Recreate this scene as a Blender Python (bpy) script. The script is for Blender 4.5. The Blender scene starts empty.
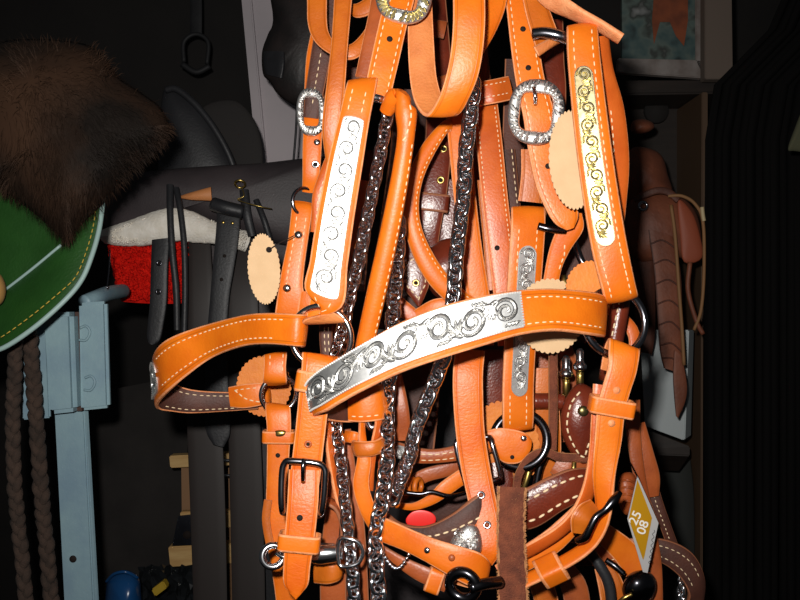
import bpy, bmesh, math, random
from mathutils import Vector, Matrix
random.seed(7)
R = math.radians
SC = bpy.context.scene
COL = SC.collection
# ------------------------------------------------------------------ camera
F = 850.0
CAM_LOC = Vector((0, 0, 1.45))
CAM_ROT = (Matrix.Rotation(R(90 - 8), 3, 'X') @ Matrix.Rotation(R(-3.0), 3, 'Z'))
cam = bpy.data.cameras.new('camera')
cam.sensor_width = 36.0
cam.lens = F * 36.0 / 800.0
cam.clip_start = 0.02
cam_o = bpy.data.objects.new('camera', cam)
cam_o.matrix_world = Matrix.Translation(CAM_LOC) @ CAM_ROT.to_4x4()
COL.objects.link(cam_o)
SC.camera = cam_o
# ------------------------------------------------------------------ world: dim room
w = bpy.data.worlds.new('world')
SC.world = w
w.use_nodes = True
w.node_tree.nodes['Background'].inputs[0].default_value = (0.9, 0.95, 1.0, 1)
w.node_tree.nodes['Background'].inputs[1].default_value = 0.02
# ------------------------------------------------------------------ the camera's flash
fl = bpy.data.lights.new('camera_flash', 'SPOT')
fl.spot_size = R(112)
fl.spot_blend = 1.0
fl.shadow_soft_size = 0.012
fl.energy = 41.0
fl.color = (1.0, 0.97, 0.92)
fl_o = bpy.data.objects.new('camera_flash', fl)
fl_o.matrix_world = (Matrix.Translation(CAM_LOC + CAM_ROT @ Vector((-0.035, 0.055, 0.0)))
                     @ CAM_ROT.to_4x4())
COL.objects.link(fl_o)
# ------------------------------------------------------------------ exposure
SC.view_settings.view_transform = 'Standard'
SC.view_settings.look = 'None'
SC.view_settings.exposure = 0.0
SC.view_settings.gamma = 1.0
SC.view_settings.use_curve_mapping = False

# ------------------------------------------------------------------ helpers
XR = CAM_ROT @ Vector((1, 0, 0))
YU = CAM_ROT @ Vector((0, 1, 0))
ZB = CAM_ROT @ Vector((0, 0, 1))      # towards the viewer


def P(x, y, d):
    return CAM_LOC + CAM_ROT @ Vector(((x - 400) / F * d, (300 - y) / F * d, -d))


def px(n, d):
    return n * d / F


def lin(c):
    return tuple(((v / 255.0) / 12.92 if v / 255.0 <= 0.04045 else ((v / 255.0 + 0.055) / 1.055) ** 2.4) for v in c) + (1,)


def cr(p0, p1, p2, p3, t):
    return 0.5 * ((2 * p1) + (p2 - p0) * t + (2 * p0 - 5 * p1 + 4 * p2 - p3) * t * t + (3 * p1 - p0 - 3 * p2 + p3) * t * t * t)


def spline(pts, seg, closed=False):
    out = []
    n = len(pts)
    rng = n if closed else n - 1
    for i in range(rng):
        if closed:
            q = [pts[(i - 1) % n], pts[i], pts[(i + 1) % n], pts[(i + 2) % n]]
        else:
            q = [pts[i - 1] if i > 0 else pts[0] * 2 - pts[1], pts[i], pts[i + 1], pts[i + 2] if i + 2 < n else pts[n - 1] * 2 - pts[n - 2]]
        for k in range(seg):
            out.append(cr(*q, k / seg))
    if not closed:
        out.append(pts[-1].copy())
    return out


def mk(name, verts, faces, mats, parent=None, midx=None, smooth=True, uvs=None):
    me = bpy.data.meshes.new(name)
    me.from_pydata([tuple(v) for v in verts], [], faces)
    for m in (mats if isinstance(mats, (list, tuple)) else [mats]):
        me.materials.append(m)
    if midx:
        me.polygons.foreach_set('material_index', midx)
    if smooth:
        me.polygons.foreach_set('use_smooth', [True] * len(me.polygons))
    if uvs:
        ul = me.uv_layers.new(name='UVMap')
        for lp in me.loops:
            ul.data[lp.index].uv = uvs[lp.vertex_index]
    me.update()
    o = bpy.data.objects.new(name, me)
    COL.objects.link(o)
    if parent is not None:
        o.parent = parent
        if parent.type == 'EMPTY':
            o.matrix_parent_inverse = Matrix.Translation(-parent.location)
    return o


def thing(name, label, cat, at, group=None):
    e = bpy.data.objects.new(name, None)
    e.empty_display_size = 0.03
    e.location = at
    COL.objects.link(e)
    tag(e, label, cat, group)
    return e


def tag(o, label, cat, group=None):
    o['label'] = label
    o['category'] = cat
    if group:
        o['group'] = group
    return o


def stuff(o):
    o['kind'] = 'stuff'
    return o


def structure(o):
    o['kind'] = 'structure'
    return o


# ------------------------------------------------------------------ materials
def newmat(name, rgb, rough=0.5, metal=0.0, spec=0.5):
    m = bpy.data.materials.new(name)
    m.use_nodes = True
    b = m.node_tree.nodes['Principled BSDF']
    b.inputs['Base Color'].default_value = lin(rgb)
    b.inputs['Roughness'].default_value = rough
    b.inputs['Metallic'].default_value = metal
    b.inputs['Specular IOR Level'].default_value = spec
    return m


def nodes(m):
    return m.node_tree.nodes, m.node_tree.links, m.node_tree.nodes['Principled BSDF']


def noisy(m, rgb2, scale=40, bump=0.0, bscale=200, detail=4, lo=0.35, hi=0.7, dist=0.002, stretch=None):
    N, L, b = nodes(m)
    tc = N.new('ShaderNodeTexCoord')
    src = tc.outputs['Object']
    if stretch:
        mp = N.new('ShaderNodeMapping')
        mp.inputs['Scale'].default_value = stretch
        L.new(src, mp.inputs[0])
        src = mp.outputs[0]
    nz = N.new('ShaderNodeTexNoise')
    nz.inputs['Scale'].default_value = scale
    nz.inputs['Detail'].default_value = detail
    L.new(src, nz.inputs['Vector'])
    rp = N.new('ShaderNodeValToRGB')
    rp.color_ramp.elements[0].position = lo
    rp.color_ramp.elements[1].position = hi
    rp.color_ramp.elements[0].color = b.inputs['Base Color'].default_value
    rp.color_ramp.elements[1].color = lin(rgb2)
    L.new(nz.outputs['Fac'], rp.inputs[0])
    L.new(rp.outputs[0], b.inputs['Base Color'])
    if bump:
        n2 = N.new('ShaderNodeTexNoise')
        n2.inputs['Scale'].default_value = bscale
        n2.inputs['Detail'].default_value = 3
        L.new(src, n2.inputs['Vector'])
        bp = N.new('ShaderNodeBump')
        bp.inputs['Strength'].default_value = bump
        bp.inputs['Distance'].default_value = dist
        L.new(n2.outputs['Fac'], bp.inputs['Height'])
        L.new(bp.outputs[0], b.inputs['Normal'])
    return m


def leather(name, rgb, rgb2, rough=0.4, crease=True, bump=0.15, wrinkle=0.0):
    """strap leather: UV x runs along the strap in metres, UV y across it 0..1"""
    m = newmat(name, rgb, rough)
    N, L, b = nodes(m)
    tc = N.new('ShaderNodeTexCoord')
    nz = N.new('ShaderNodeTexNoise')
    nz.inputs['Scale'].default_value = 35
    nz.inputs['Detail'].default_value = 5
    L.new(tc.outputs['Object'], nz.inputs['Vector'])
    rp = N.new('ShaderNodeValToRGB')
    rp.color_ramp.elements[0].position = 0.38
    rp.color_ramp.elements[1].position = 0.68
    rp.color_ramp.elements[0].color = lin(rgb)
    rp.color_ramp.elements[1].color = lin(rgb2)
    L.new(nz.outputs['Fac'], rp.inputs[0])
    col = rp.outputs[0]
    n2 = N.new('ShaderNodeTexNoise')
    n2.inputs['Scale'].default_value = 420
    n2.inputs['Detail'].default_value = 3
    L.new(tc.outputs['Object'], n2.inputs['Vector'])
    h = n2.outputs['Fac']
    if wrinkle:
        mp = N.new('ShaderNodeMapping')
        mp.inputs['Scale'].default_value = (480, 5, 1)
        L.new(tc.outputs['UV'], mp.inputs[0])
        n3 = N.new('ShaderNodeTexNoise')
        n3.inputs['Scale'].default_value = 1.0
        n3.inputs['Detail'].default_value = 2
        L.new(mp.outputs[0], n3.inputs['Vector'])
        ma = N.new('ShaderNodeMath')
        ma.operation = 'MULTIPLY_ADD'
        ma.inputs[1].default_value = wrinkle
        L.new(n3.outputs['Fac'], ma.inputs[0])
        L.new(h, ma.inputs[2])
        h = ma.outputs[0]
    if crease:
        sp = N.new('ShaderNodeSeparateXYZ')
        L.new(tc.outputs['UV'], sp.inputs[0])
        cv = N.new('ShaderNodeValToRGB')
        e = cv.color_ramp.elements
        e[0].position = 0.0
        e[0].color = (1, 1, 1, 1)
        e[1].position = 1.0
        e[1].color = (1, 1, 1, 1)
        for p, v in ((0.11, 1), (0.135, 0), (0.16, 1), (0.84, 1), (0.865, 0), (0.89, 1)):
            q = e.new(p)
            q.color = (v, v, v, 1)
        L.new(sp.outputs['Y'], cv.inputs[0])
        ad = N.new('ShaderNodeMath')
        ad.operation = 'MULTIPLY_ADD'
        ad.inputs[1].default_value = 1.2
        L.new(cv.outputs[0], ad.inputs[0])
        L.new(h, ad.inputs[2])
        h = ad.outputs[0]
        mx = N.new('ShaderNodeMix')
        mx.data_type = 'RGBA'
        mx.blend_type = 'MULTIPLY'
        mx.inputs['Factor'].default_value = 0.35
        L.new(col, mx.inputs[6])
        L.new(cv.outputs[0], mx.inputs[7])
        col = mx.outputs[2]
    L.new(col, b.inputs['Base Color'])
    bp = N.new('ShaderNodeBump')
    bp.inputs['Strength'].default_value = bump
    bp.inputs['Distance'].default_value = 0.0015
    L.new(h, bp.inputs['Height'])
    L.new(bp.outputs[0], b.inputs['Normal'])
    return m


ORANGE = leather('orange leather', (229, 117, 17), (216, 101, 11), 0.43, True, 0.18)
ORANGE_PLAIN = leather('orange leather plain', (227, 114, 18), (214, 99, 12), 0.43, False, 0.16)
ORANGE_WR = leather('orange leather wrinkled', (228, 110, 14), (213, 92, 8), 0.44, True, 0.2, 1.0)
TAN = leather('flesh side tan leather', (208, 124, 62), (190, 105, 48), 0.7, False, 0.5)
EDGE = newmat('raw leather edge', (240, 158, 106), 0.6)
noisy(EDGE, (222, 134, 82), 120, 0.4, 500)
GOLDEN = leather('golden tan leather', (200, 104, 24), (180, 86, 16), 0.42, True, 0.2)
RED_OR = leather('reddish tan leather', (208, 98, 32), (190, 82, 22), 0.38, False, 0.15)
MAHOG = leather('mahogany leather', (112, 44, 26), (86, 30, 18), 0.28, False, 0.2)
DBROWN = leather('dark brown leather', (84, 45, 33), (62, 33, 25), 0.62, False, 0.3)
BROWN_E = newmat('brown leather edge', (150, 92, 62), 0.6)
CHEST = leather('chestnut leather', (168, 84, 40), (142, 66, 30), 0.4, False, 0.2)
SUEDE = newmat('brown suede', (126, 66, 42), 0.9)
noisy(SUEDE, (92, 46, 30), 90, 0.9, 700)
SUEDE_E = newmat('suede edge', (176, 122, 78), 0.9)
THREAD = newmat('cream thread', (238, 212, 172), 0.7)
THREAD_G = newmat('gold thread', (190, 160, 60), 0.6)
BLACK = newmat('hole dark', (24, 12, 6), 0.9)  # dark colour standing in for the shade inside holes; tag strings too
CHROME = newmat('chrome', (232, 234, 238), 0.2, 1.0)
CHAINM = newmat('chain chrome', (238, 240, 244), 0.12, 1.0)
CHROME_D = newmat('dark chrome', (150, 150, 158), 0.2, 1.0)
STEEL_B = newmat('black steel', (88, 88, 94), 0.24, 1.0)
SILVER = newmat('engraved silver', (244, 243, 240), 0.46, 1.0)
SILVER_D = newmat('silver plate ground', (226, 226, 224), 0.5, 1.0)
noisy(SILVER_D, (205, 205, 205), 200)
OXID = newmat('oxidised engraving', (58, 58, 62), 0.5, 1.0)
RIM = newmat('antiqued rope rim', (120, 118, 116), 0.4, 1.0)
BLOWN_CUT = newmat('blown out engraving', (200, 200, 202), 0.5, 1.0)  # cut colour paled to stand in for the flash overexposing the cheek plate
GOLDSIL = newmat('silver with gilt', (246, 232, 178), 0.4, 1.0)
GOLDSIL_D = newmat('gilt plate ground', (226, 212, 170), 0.42, 1.0)
noisy(GOLDSIL_D, (190, 172, 116), 200)
BRASS = newmat('brass', (212, 182, 104), 0.34, 1.0)
CARD = newmat('beige card', (216, 180, 138), 0.8)
noisy(CARD, (208, 172, 130), 60, 0.1, 400)
CARD_OR = newmat('orange leather pad', (222, 128, 40), 0.6)
noisy(CARD_OR, (206, 110, 30), 60, 0.3, 300)

ORS = (ORANGE, TAN, EDGE)
ORP = (ORANGE_PLAIN, TAN, EDGE)
ORW = (ORANGE_WR, TAN, EDGE)
GLD = (GOLDEN, TAN, EDGE)
RDO = (RED_OR, TAN, EDGE)
ORB = (ORANGE, DBROWN, EDGE)
MAH = (MAHOG, DBROWN, BROWN_E)
DBR = (DBROWN, SUEDE, BROWN_E)
CHE = (CHEST, SUEDE, BROWN_E)
SUE = (SUEDE, SUEDE, SUEDE_E)


# ------------------------------------------------------------------ straps
class Strap:
    pass


def strap(name, parent, st, mats=ORS, th=0.0032, seg=6, oi=None, f=1, crown=0.25, jitter=0.0, round_=False):
    """st: (x,y,w,d[,tilt]) centre stations or (xa,ya,xb,yb,da[,db]) edge stations (photo frame, metres)"""
    n = len(st)
    A, B = [], []
    pu = None
    for i, s in enumerate(st):
        if len(s) >= 6 or (len(s) == 5 and (isinstance(s[3], int) or abs(s[3]) > 5)):
            da = s[4]
            db = s[5] if len(s) > 5 else da
            A.append(P(s[0], s[1], da))
            B.append(P(s[2], s[3], db))
        else:
            x, y, wd, d = s[:4]
            tl = s[4] if len(s) > 4 else 0
            p, q = st[max(0, i - 1)], st[min(n - 1, i + 1)]
            tx, ty = q[0] - p[0], q[1] - p[1]
            l = math.hypot(tx, ty) or 1
            tx, ty = tx / l, ty / l
            ux, uy = -ty, tx
            if pu is not None:
                dt = ux * pu[0] + uy * pu[1]
                if abs(dt) < 0.4:
                    ux, uy = pu
                elif dt < 0:
                    ux, uy = -ux, -uy
            pu = (ux, uy)
            hx, hy = ux * wd / 2, uy * wd / 2
            dd = math.tan(R(tl)) * px(wd, d) / 2
            A.append(P(x + hx, y + hy, d - dd))
            B.append(P(x - hx, y - hy, d + dd))
    A, B = spline(A, seg), spline(B, seg)
    m = len(A)
    S = Strap()
    S.seg, S.n, S.th = seg, m, th
    S.C = [(a + b) / 2 for a, b in zip(A, B)]
    S.T, S.W, S.N, S.L = [], [], [], [0.0]
    for i in range(m):
        t = (S.C[min(m - 1, i + 1)] - S.C[max(0, i - 1)])
        t = t.normalized() if t.length > 1e-7 else Vector((0, 0, -1))
        wv = (B[i] - A[i]) / 2
        nn = t.cross(wv)
        if nn.length < 1e-9:
            nn = S.N[-1].copy() if S.N else ZB.copy()
        S.T.append(t)
        S.W.append(wv)
        S.N.append(nn.normalized())
        if i:
            S.L.append(S.L[-1] + (S.C[i] - S.C[i - 1]).length)
    k = int((oi * seg) if oi is not None else m // 2)
    view = (CAM_LOC - S.C[k])
    sg = f if S.N[k].dot(view) > 0 else -f
    S.sg = sg
    S.N = [v * sg for v in S.N]
    if round_:
        prof = [(math.cos(a), math.sin(a)) for a in [math.pi * 2 * j / 14 for j in range(14)]]
        prof = [(c, s * round_) for c, s in prof]
        pm = [0] * 14
    else:
        e = 0.085
        prof = [(-1, -.3), (-1, .25), (-1 + e, .5), (-.5, .5 + crown * .6), (0, .5 + crown), (.5, .5 + crown * .6), (1 - e, .5), (1, .25), (1, -.3), (1 - e, -.5), (0, -.5), (-1 + e, -.5)]
        pm = [2, 2, 0, 0, 0, 0, 2, 2, 2, 1, 1, 2]
    V, UV = [], []
    q = len(prof)
    for i in range(m):
        hw = S.W[i].length
        for (a, h) in prof:
            jj = random.uniform(-jitter, jitter) if (jitter and abs(a) > .9) else 0
            hh = h * (2 * hw) if round_ else h * th
            V.append(S.C[i] + S.W[i] * (a + jj) + S.N[i] * hh)
            UV.append((S.L[i], (a + 1) / 2))
    Fc, MI = [], []
    for i in range(m - 1):
        for j in range(q):
            j2 = (j + 1) % q
            fc = (i * q + j, i * q + j2, (i + 1) * q + j2, (i + 1) * q + j)
            Fc.append(fc if sg > 0 else fc[::-1])
            MI.append(pm[j])
    c0 = tuple(range(q))
    c1 = tuple((m - 1) * q + j for j in range(q))
    Fc += [c0[::-1] if sg > 0 else c0, c1 if sg > 0 else c1[::-1]]
    MI += [2, 2]
    S.o = mk(name, V, Fc, mats, parent, MI, True, UV)
    try:
        S.o.data.set_sharp_from_angle(angle=R(50))
    except Exception:
        pass
    S.crown = crown
    S.round = round_
    return S


def at(S, u, v=0.5, side=1, up=0.0):
    """point on the strap surface: u in stations, v across 0..1"""
    x = min(max(u * S.seg, 0), S.n - 1.001)
    i = int(x)
    t = x - i
    mixv = lambda a: a[i].lerp(a[i + 1], t)
    C, T, W, Nn = mixv(S.C), mixv(S.T).normalized(), mixv(S.W), mixv(S.N).normalized()
    a = v * 2 - 1
    if S.round:
        h = S.round * 2 * W.length * math.sqrt(max(0, 1 - a * a))
    else:
        h = S.th * (.5 + S.crown * (1 - a * a) * (1 if side > 0 else 0))
    return C + W * a + Nn * side * (h + up), T, W, Nn * side


def frame_m(p, x, y, z):
    return Matrix(((x.x, y.x, z.x, p.x), (x.y, y.y, z.y, p.y), (x.z, y.z, z.z, p.z), (0, 0, 0, 1)))


def stitches(S, u0, u1, vs=(0.16, 0.84), side=1, ln=0.0042, gap=0.0028, r=0.00052, mat=None, name='stitching'):
    V, Fc = [], []

    def add(p, q, w_, nrm):
        b = len(V)
        t = (q - p)
        for (a, ww, hh) in ((0, .55, .2), (.25, 1, 1), (.75, 1, 1), (1, .55, .2)):
            c = p + t * a
            V.extend([c + w_ * r * ww - nrm * r * .3, c + w_ * r * .6 * ww + nrm * r * hh, c - w_ * r * .6 * ww + nrm * r * hh, c - w_ * r * ww - nrm * r * .3])
        for k in range(3):
            for j in range(3):
                o = b + k * 4 + j
                Fc.append((o, o + 1, o + 5, o + 4))
        Fc.append((b, b + 3, b + 2, b + 1))
        Fc.append((b + 12, b + 13, b + 14, b + 15))
    for v in vs:
        u = u0
        su = 1 if u1 > u0 else -1
        while (u1 - u) * su > 0:
            p, T, W, Nn = at(S, u, v, side)
            p2 = at(S, u + su * 0.05, v, side)[0]
            per = max((p2 - p).length / 0.05, 1e-4)
            du = ln / per
            q = at(S, u + su * du, v, side)[0]
            add(p, q, W.normalized(), Nn)
            u += su * (ln + gap) / per
    if not V:
        return None
    return stuff(mk(name, V, Fc, mat or THREAD, S.o))


def seam(S, pts, side=1, **k):
    """stitching along a polyline of (u, v) points on a strap"""
    V, Fc = [], []
    P3 = []
    for (a, b) in zip(pts[:-1], pts[1:]):
        for j in range(12):
            t = j / 12
            P3.append(at(S, a[0] + (b[0] - a[0]) * t, a[1] + (b[1] - a[1]) * t, side))
    P3.append(at(S, pts[-1][0], pts[-1][1], side))
    return dashes([p[0] for p in P3], [p[3] for p in P3], S.o, **k)


def dashes(pts, nrm, parent, ln=0.0042, gap=0.0028, r=0.0007, mat=None, name='stitching'):
    V, Fc = [], []
    L = [0]
    for a, b in zip(pts[:-1], pts[1:]):
        L.append(L[-1] + (b - a).length)

    def pos(s):
        for i in range(len(pts) - 1):
            if s <= L[i + 1] or i == len(pts) - 2:
                t = (s - L[i]) / max(1e-9, L[i + 1] - L[i])
                return pts[i].lerp(pts[i + 1], min(t, 1)), nrm[i]
    s = 0
    while s + ln < L[-1]:
        p, n1 = pos(s)
        q, _ = pos(s + ln)
        wv = (q - p).cross(n1).normalized()
        b = len(V)
        for c in (p, q):
            V.extend([c + wv * r - n1 * r * .3, c + wv * r * .6 + n1 * r, c - wv * r * .6 + n1 * r, c - wv * r - n1 * r * .3])
        Fc.extend([(b, b + 1, b + 5, b + 4), (b + 1, b + 2, b + 6, b + 5), (b + 2, b + 3, b + 7, b + 6), (b, b + 3, b + 2, b + 1), (b + 4, b + 5, b + 6, b + 7)])
        s += ln + gap
    return stuff(mk(name, V, Fc, mat or THREAD, parent)) if V else None


def lathe_mesh(prof, n=16):
    V, Fc = [], []
    for (r, z) in prof:
        for j in range(n):
            a = 2 * math.pi * j / n
            V.append(Vector((r * math.cos(a), r * math.sin(a), z)))
    for i in range(len(prof) - 1):
        for j in range(n):
            Fc.append((i * n + j, i * n + (j + 1) % n, (i + 1) * n + (j + 1) % n, (i + 1) * n + j))
    Fc.append(tuple(range(n))[::-1])
    Fc.append(tuple((len(prof) - 1) * n + j for j in range(n)))
    return V, Fc


def basis(z):
    z = z.normalized()
    x = z.cross(Vector((0.31, 0.2, 0.93)))
    if x.length < 1e-4:
        x = z.cross(Vector((1, 0, 0)))
    x.normalize()
    return x, z.cross(x), z


def lathe(name, parent, p0, axis, prof, mat, n=16):
    V, Fc = lathe_mesh(prof, n)
    M = frame_m(p0, *basis(axis))
    return mk(name, [M @ v for v in V], Fc, mat, parent)


def stud(S, u, v=0.5, r=0.004, h=0.002, mat=None, name='rivet', side=1):
    p, T, W, Nn = at(S, u, v, side, -0.0002)
    return lathe(name, S.o, p, Nn, [(r, 0), (r * .95, h * .4), (r * .7, h * .8), (r * .3, h), (0.0001, h * 1.02)], mat or CHROME, 14)


def eyelet(S, u, v=0.5, r=0.0035, mat=None, side=1, core=None):
    p, T, W, Nn = at(S, u, v, side, -0.0002)
    o = lathe('eyelet', S.o, p, Nn, [(r, 0), (r * 1.0, r * .2), (r * .8, r * .34), (r * .5, r * .24), (r * .45, r * .2)], mat or CHROME, 14)
    lathe_o = lathe('eyelet_disc', S.o, p, Nn, [(r * .45, 0), (r * .45, r * .22), (0.0001, r * .22)], core or BLACK, 12)  # disc closing the eyelet; by default its dark colour imitates a hole
    return o


def hole(S, u, v=0.5, r=0.0028, side=1, mat=None):
    p, T, W, Nn = at(S, u, v, side, -0.0002)
    return lathe('hole_disc', S.o, p, Nn, [(r, 0), (r, 0.0003), (0.0001, 0.0003)], mat or BLACK, 12)  # disc on the surface; default dark colour imitates the shade of a hole


def keeper(S, u, wpx, d=0.75, grow=1.07, n0=0.003, n1=0.003, mats=None, th=0.0022, name='keeper', tilt=0.0):
    """leather band round a strap"""
    p, T, W, Nn = at(S, u, 0.5, 0)
    p = S.C[min(int(u * S.seg), S.n - 1)].lerp(S.C[min(int(u * S.seg) + 1, S.n - 1)], u * S.seg - int(u * S.seg))
    Nn = S.N[min(int(u * S.seg), S.n - 1)]
    hw = W.length * grow
    Wn = W.normalized()
    ln = px(wpx, d)
    loop = []
    rr = 0.003
    for (cx, cy, a0) in ((hw - rr, n1 + S.th / 2, 0), (-hw + rr, n1 + S.th / 2, 90), (-hw + rr, -n0 - S.th / 2, 180), (hw - rr, -n0 - S.th / 2, 270)):
        for k in range(4):
            a = R(a0 + k * 30)
            loop.append((cx + math.cos(a) * rr, cy + math.sin(a) * min(rr, 0.002), math.cos(a), math.sin(a)))
    q = len(loop)
    V, Fc, MI = [], [], []
    rows = ((0, 0.15), (0.12, 0), (0.88, 0), (1, 0.15))
    sh = Wn * math.tan(R(tilt))
    for (t, ins) in rows:
        for (x, y, nx, ny) in loop:
            V.append(p + Wn * (x + nx * (th * (1 - ins))) + Nn * (y + ny * th * (1 - ins)) + (T) * (t - .5) * ln + T * math.tan(R(tilt)) * x)
    for t in (1, 0):
        for (x, y, nx, ny) in loop:
            V.append(p + Wn * x + Nn * y + T * (t - .5) * ln + T * math.tan(R(tilt)) * x)
    for i in range(6):
        for j in range(q):
            i2 = (i + 1) % 6
            Fc.append((i * q + j, i * q + (j + 1) % q, i2 * q + (j + 1) % q, i2 * q + j))
            MI.append((0, 0, 0, 2, 1, 2)[i] if i != 0 and i != 2 else 2)
    return mk(name, V, Fc, mats or ORP, S.o, MI)


def tube(name, parent, pts, r, mat, seg=6, ns=10, closed=False, flat=1.0, radii=None, caps=True):
    """pts world Vectors"""
    C = spline(pts, seg, closed)
    m = len(C)
    if radii:
        rs = [x.x for x in spline([Vector((a, 0, 0)) for a in radii], seg, closed)]
    else:
        rs = [r] * m
    V, Fc = [], []
    prev = None
    for i in range(m):
        if closed:
            t = (C[(i + 1) % m] - C[i - 1]).normalized()
        else:
            t = (C[min(m - 1, i + 1)] - C[max(0, i - 1)]).normalized()
        if prev is None:
            x = t.cross(ZB)
            if x.length < .05:
                x = t.cross(XR)
            x.normalize()
        else:
            x = (prev - t * prev.dot(t)).normalized()
        prev = x
        y = t.cross(x)
        for j in range(ns):
            a = 2 * math.pi * j / ns
            V.append(C[i] + x * math.cos(a) * rs[i] + y * math.sin(a) * rs[i] * flat)
    for i in range(m if closed else m - 1):
        i2 = (i + 1) % m
        for j in range(ns):
            Fc.append((i * ns + j, i * ns + (j + 1) % ns, i2 * ns + (j + 1) % ns, i2 * ns + j))
    if not closed and caps:
        Fc.append(tuple(range(ns))[::-1])
        Fc.append(tuple((m - 1) * ns + j for j in range(ns)))
    return mk(name, V, Fc, mat, parent)


def ptube(name, parent, pts, rpx, mat, **k):
    return tube(name, parent, [P(*p) for p in pts], px(rpx, pts[0][2]), mat, **k)


def ring(name, parent, x, y, d, Rpx, rpx, mat, tiltx=0, tilty=0, sx=1.0, sy=1.0):
    """ring facing the camera, turned by tiltx about the image's x axis and tilty about its y axis"""
    c = P(x, y, d)
    M = CAM_ROT @ Matrix.Rotation(R(tilty), 3, 'Y') @ Matrix.Rotation(R(tiltx), 3, 'X')
    Rm = px(Rpx, d)
    pts = [c + M @ Vector((math.cos(a) * Rm * sx, math.sin(a) * Rm * sy, 0)) for a in [2 * math.pi * k / 16 for k in range(16)]]
    return tube(name, parent, pts, px(rpx, d), mat, 3, 12, True)


# ------------------------------------------------------------------ scrolled silver
def ridge(V, Fc, path, wid, hgt, fn, MI=None):
    """raised tapering stroke, with a blackened cut along both its sides, on a plate; fn maps (s,t,h) to the world"""
    n = len(path)
    b = len(V)
    for i, (s, t) in enumerate(path):
        q, p = path[min(n - 1, i + 1)], path[max(0, i - 1)]
        tx, ty = q[0] - p[0], q[1] - p[1]
        l = math.hypot(tx, ty) or 1
        nx, ny = -ty / l, tx / l
        k = i / (n - 1)
        ww = wid * (math.sin(math.pi * min(1, k * .9 + .1)) ** .6 * .9 + .1)
        for (m, h) in ((1.55, .05), (1.0, .12), (0, 1), (-1.0, .12), (-1.55, .05)):
            V.append(fn(s + nx * ww * m, t + ny * ww * m, h * hgt + .00012))
    for i in range(n - 1):
        o = b + i * 5
        for j in range(4):
            Fc.append((o + j, o + j + 1, o + j + 6, o + j + 5))
            if MI is not None:
                MI.append(1 if j in (0, 3) else 0)


def scroll_paths(length, half):
    """western scroll leaves over a strip length x 2*half (metres)"""
    out = []
    s = half * 1.0
    k = 0
    pitch = half * 2.05
    while s < length - half * .5:
        sg = 1 if k % 2 == 0 else -1
        cx, cy = s, -sg * half * .08
        n = 30
        sp = []
        for i in range(n):
            r = half * (.84 - .68 * i / n)
            a = math.pi * .15 + sg * (-i * .36)
            sp.append((cx + r * math.cos(a), cy + r * math.sin(a) * 1.02))
        out.append((sp, half * .1))
        # stem to the next scroll
        out.append(([(cx + half * (.55 + 1.0 * t), -sg * half * (.8 - 1.1 * t * t)) for t in [i / 9 for i in range(10)]], half * .09))
        # leaf fan curling off the stem
        for j in range(6):
            x0, y0 = cx + half * .72, -sg * half * .5
            a0 = sg * (-.55 + j * .42)
            ln = half * (.95 - .07 * abs(j - 2))
            out.append(([(x0 + ln * t * math.cos(a0 + sg * .5 * t), y0 + ln * t * math.sin(a0 + sg * .5 * t)) for t in [i / 7 for i in range(8)]], half * .085))
        for j in range(4):
            x0, y0 = cx + half * (.1 - .2 * j), sg * half * .98
            out.append(([(x0 - half * .38 * t, y0 - sg * half * .22 * math.sin(t * 2.4)) for t in [i / 5 for i in range(6)]], half * .06))
        for j in range(3):
            a0 = 2.2 + j * .7
            out.append(([(cx + half * (.1 + .22 * t) * math.cos(a0 + t), cy + half * (.1 + .22 * t) * math.sin(a0 + t)) for t in [i / 5 for i in range(6)]], half * .06))
        s += pitch
        k += 1
    return out


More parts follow.
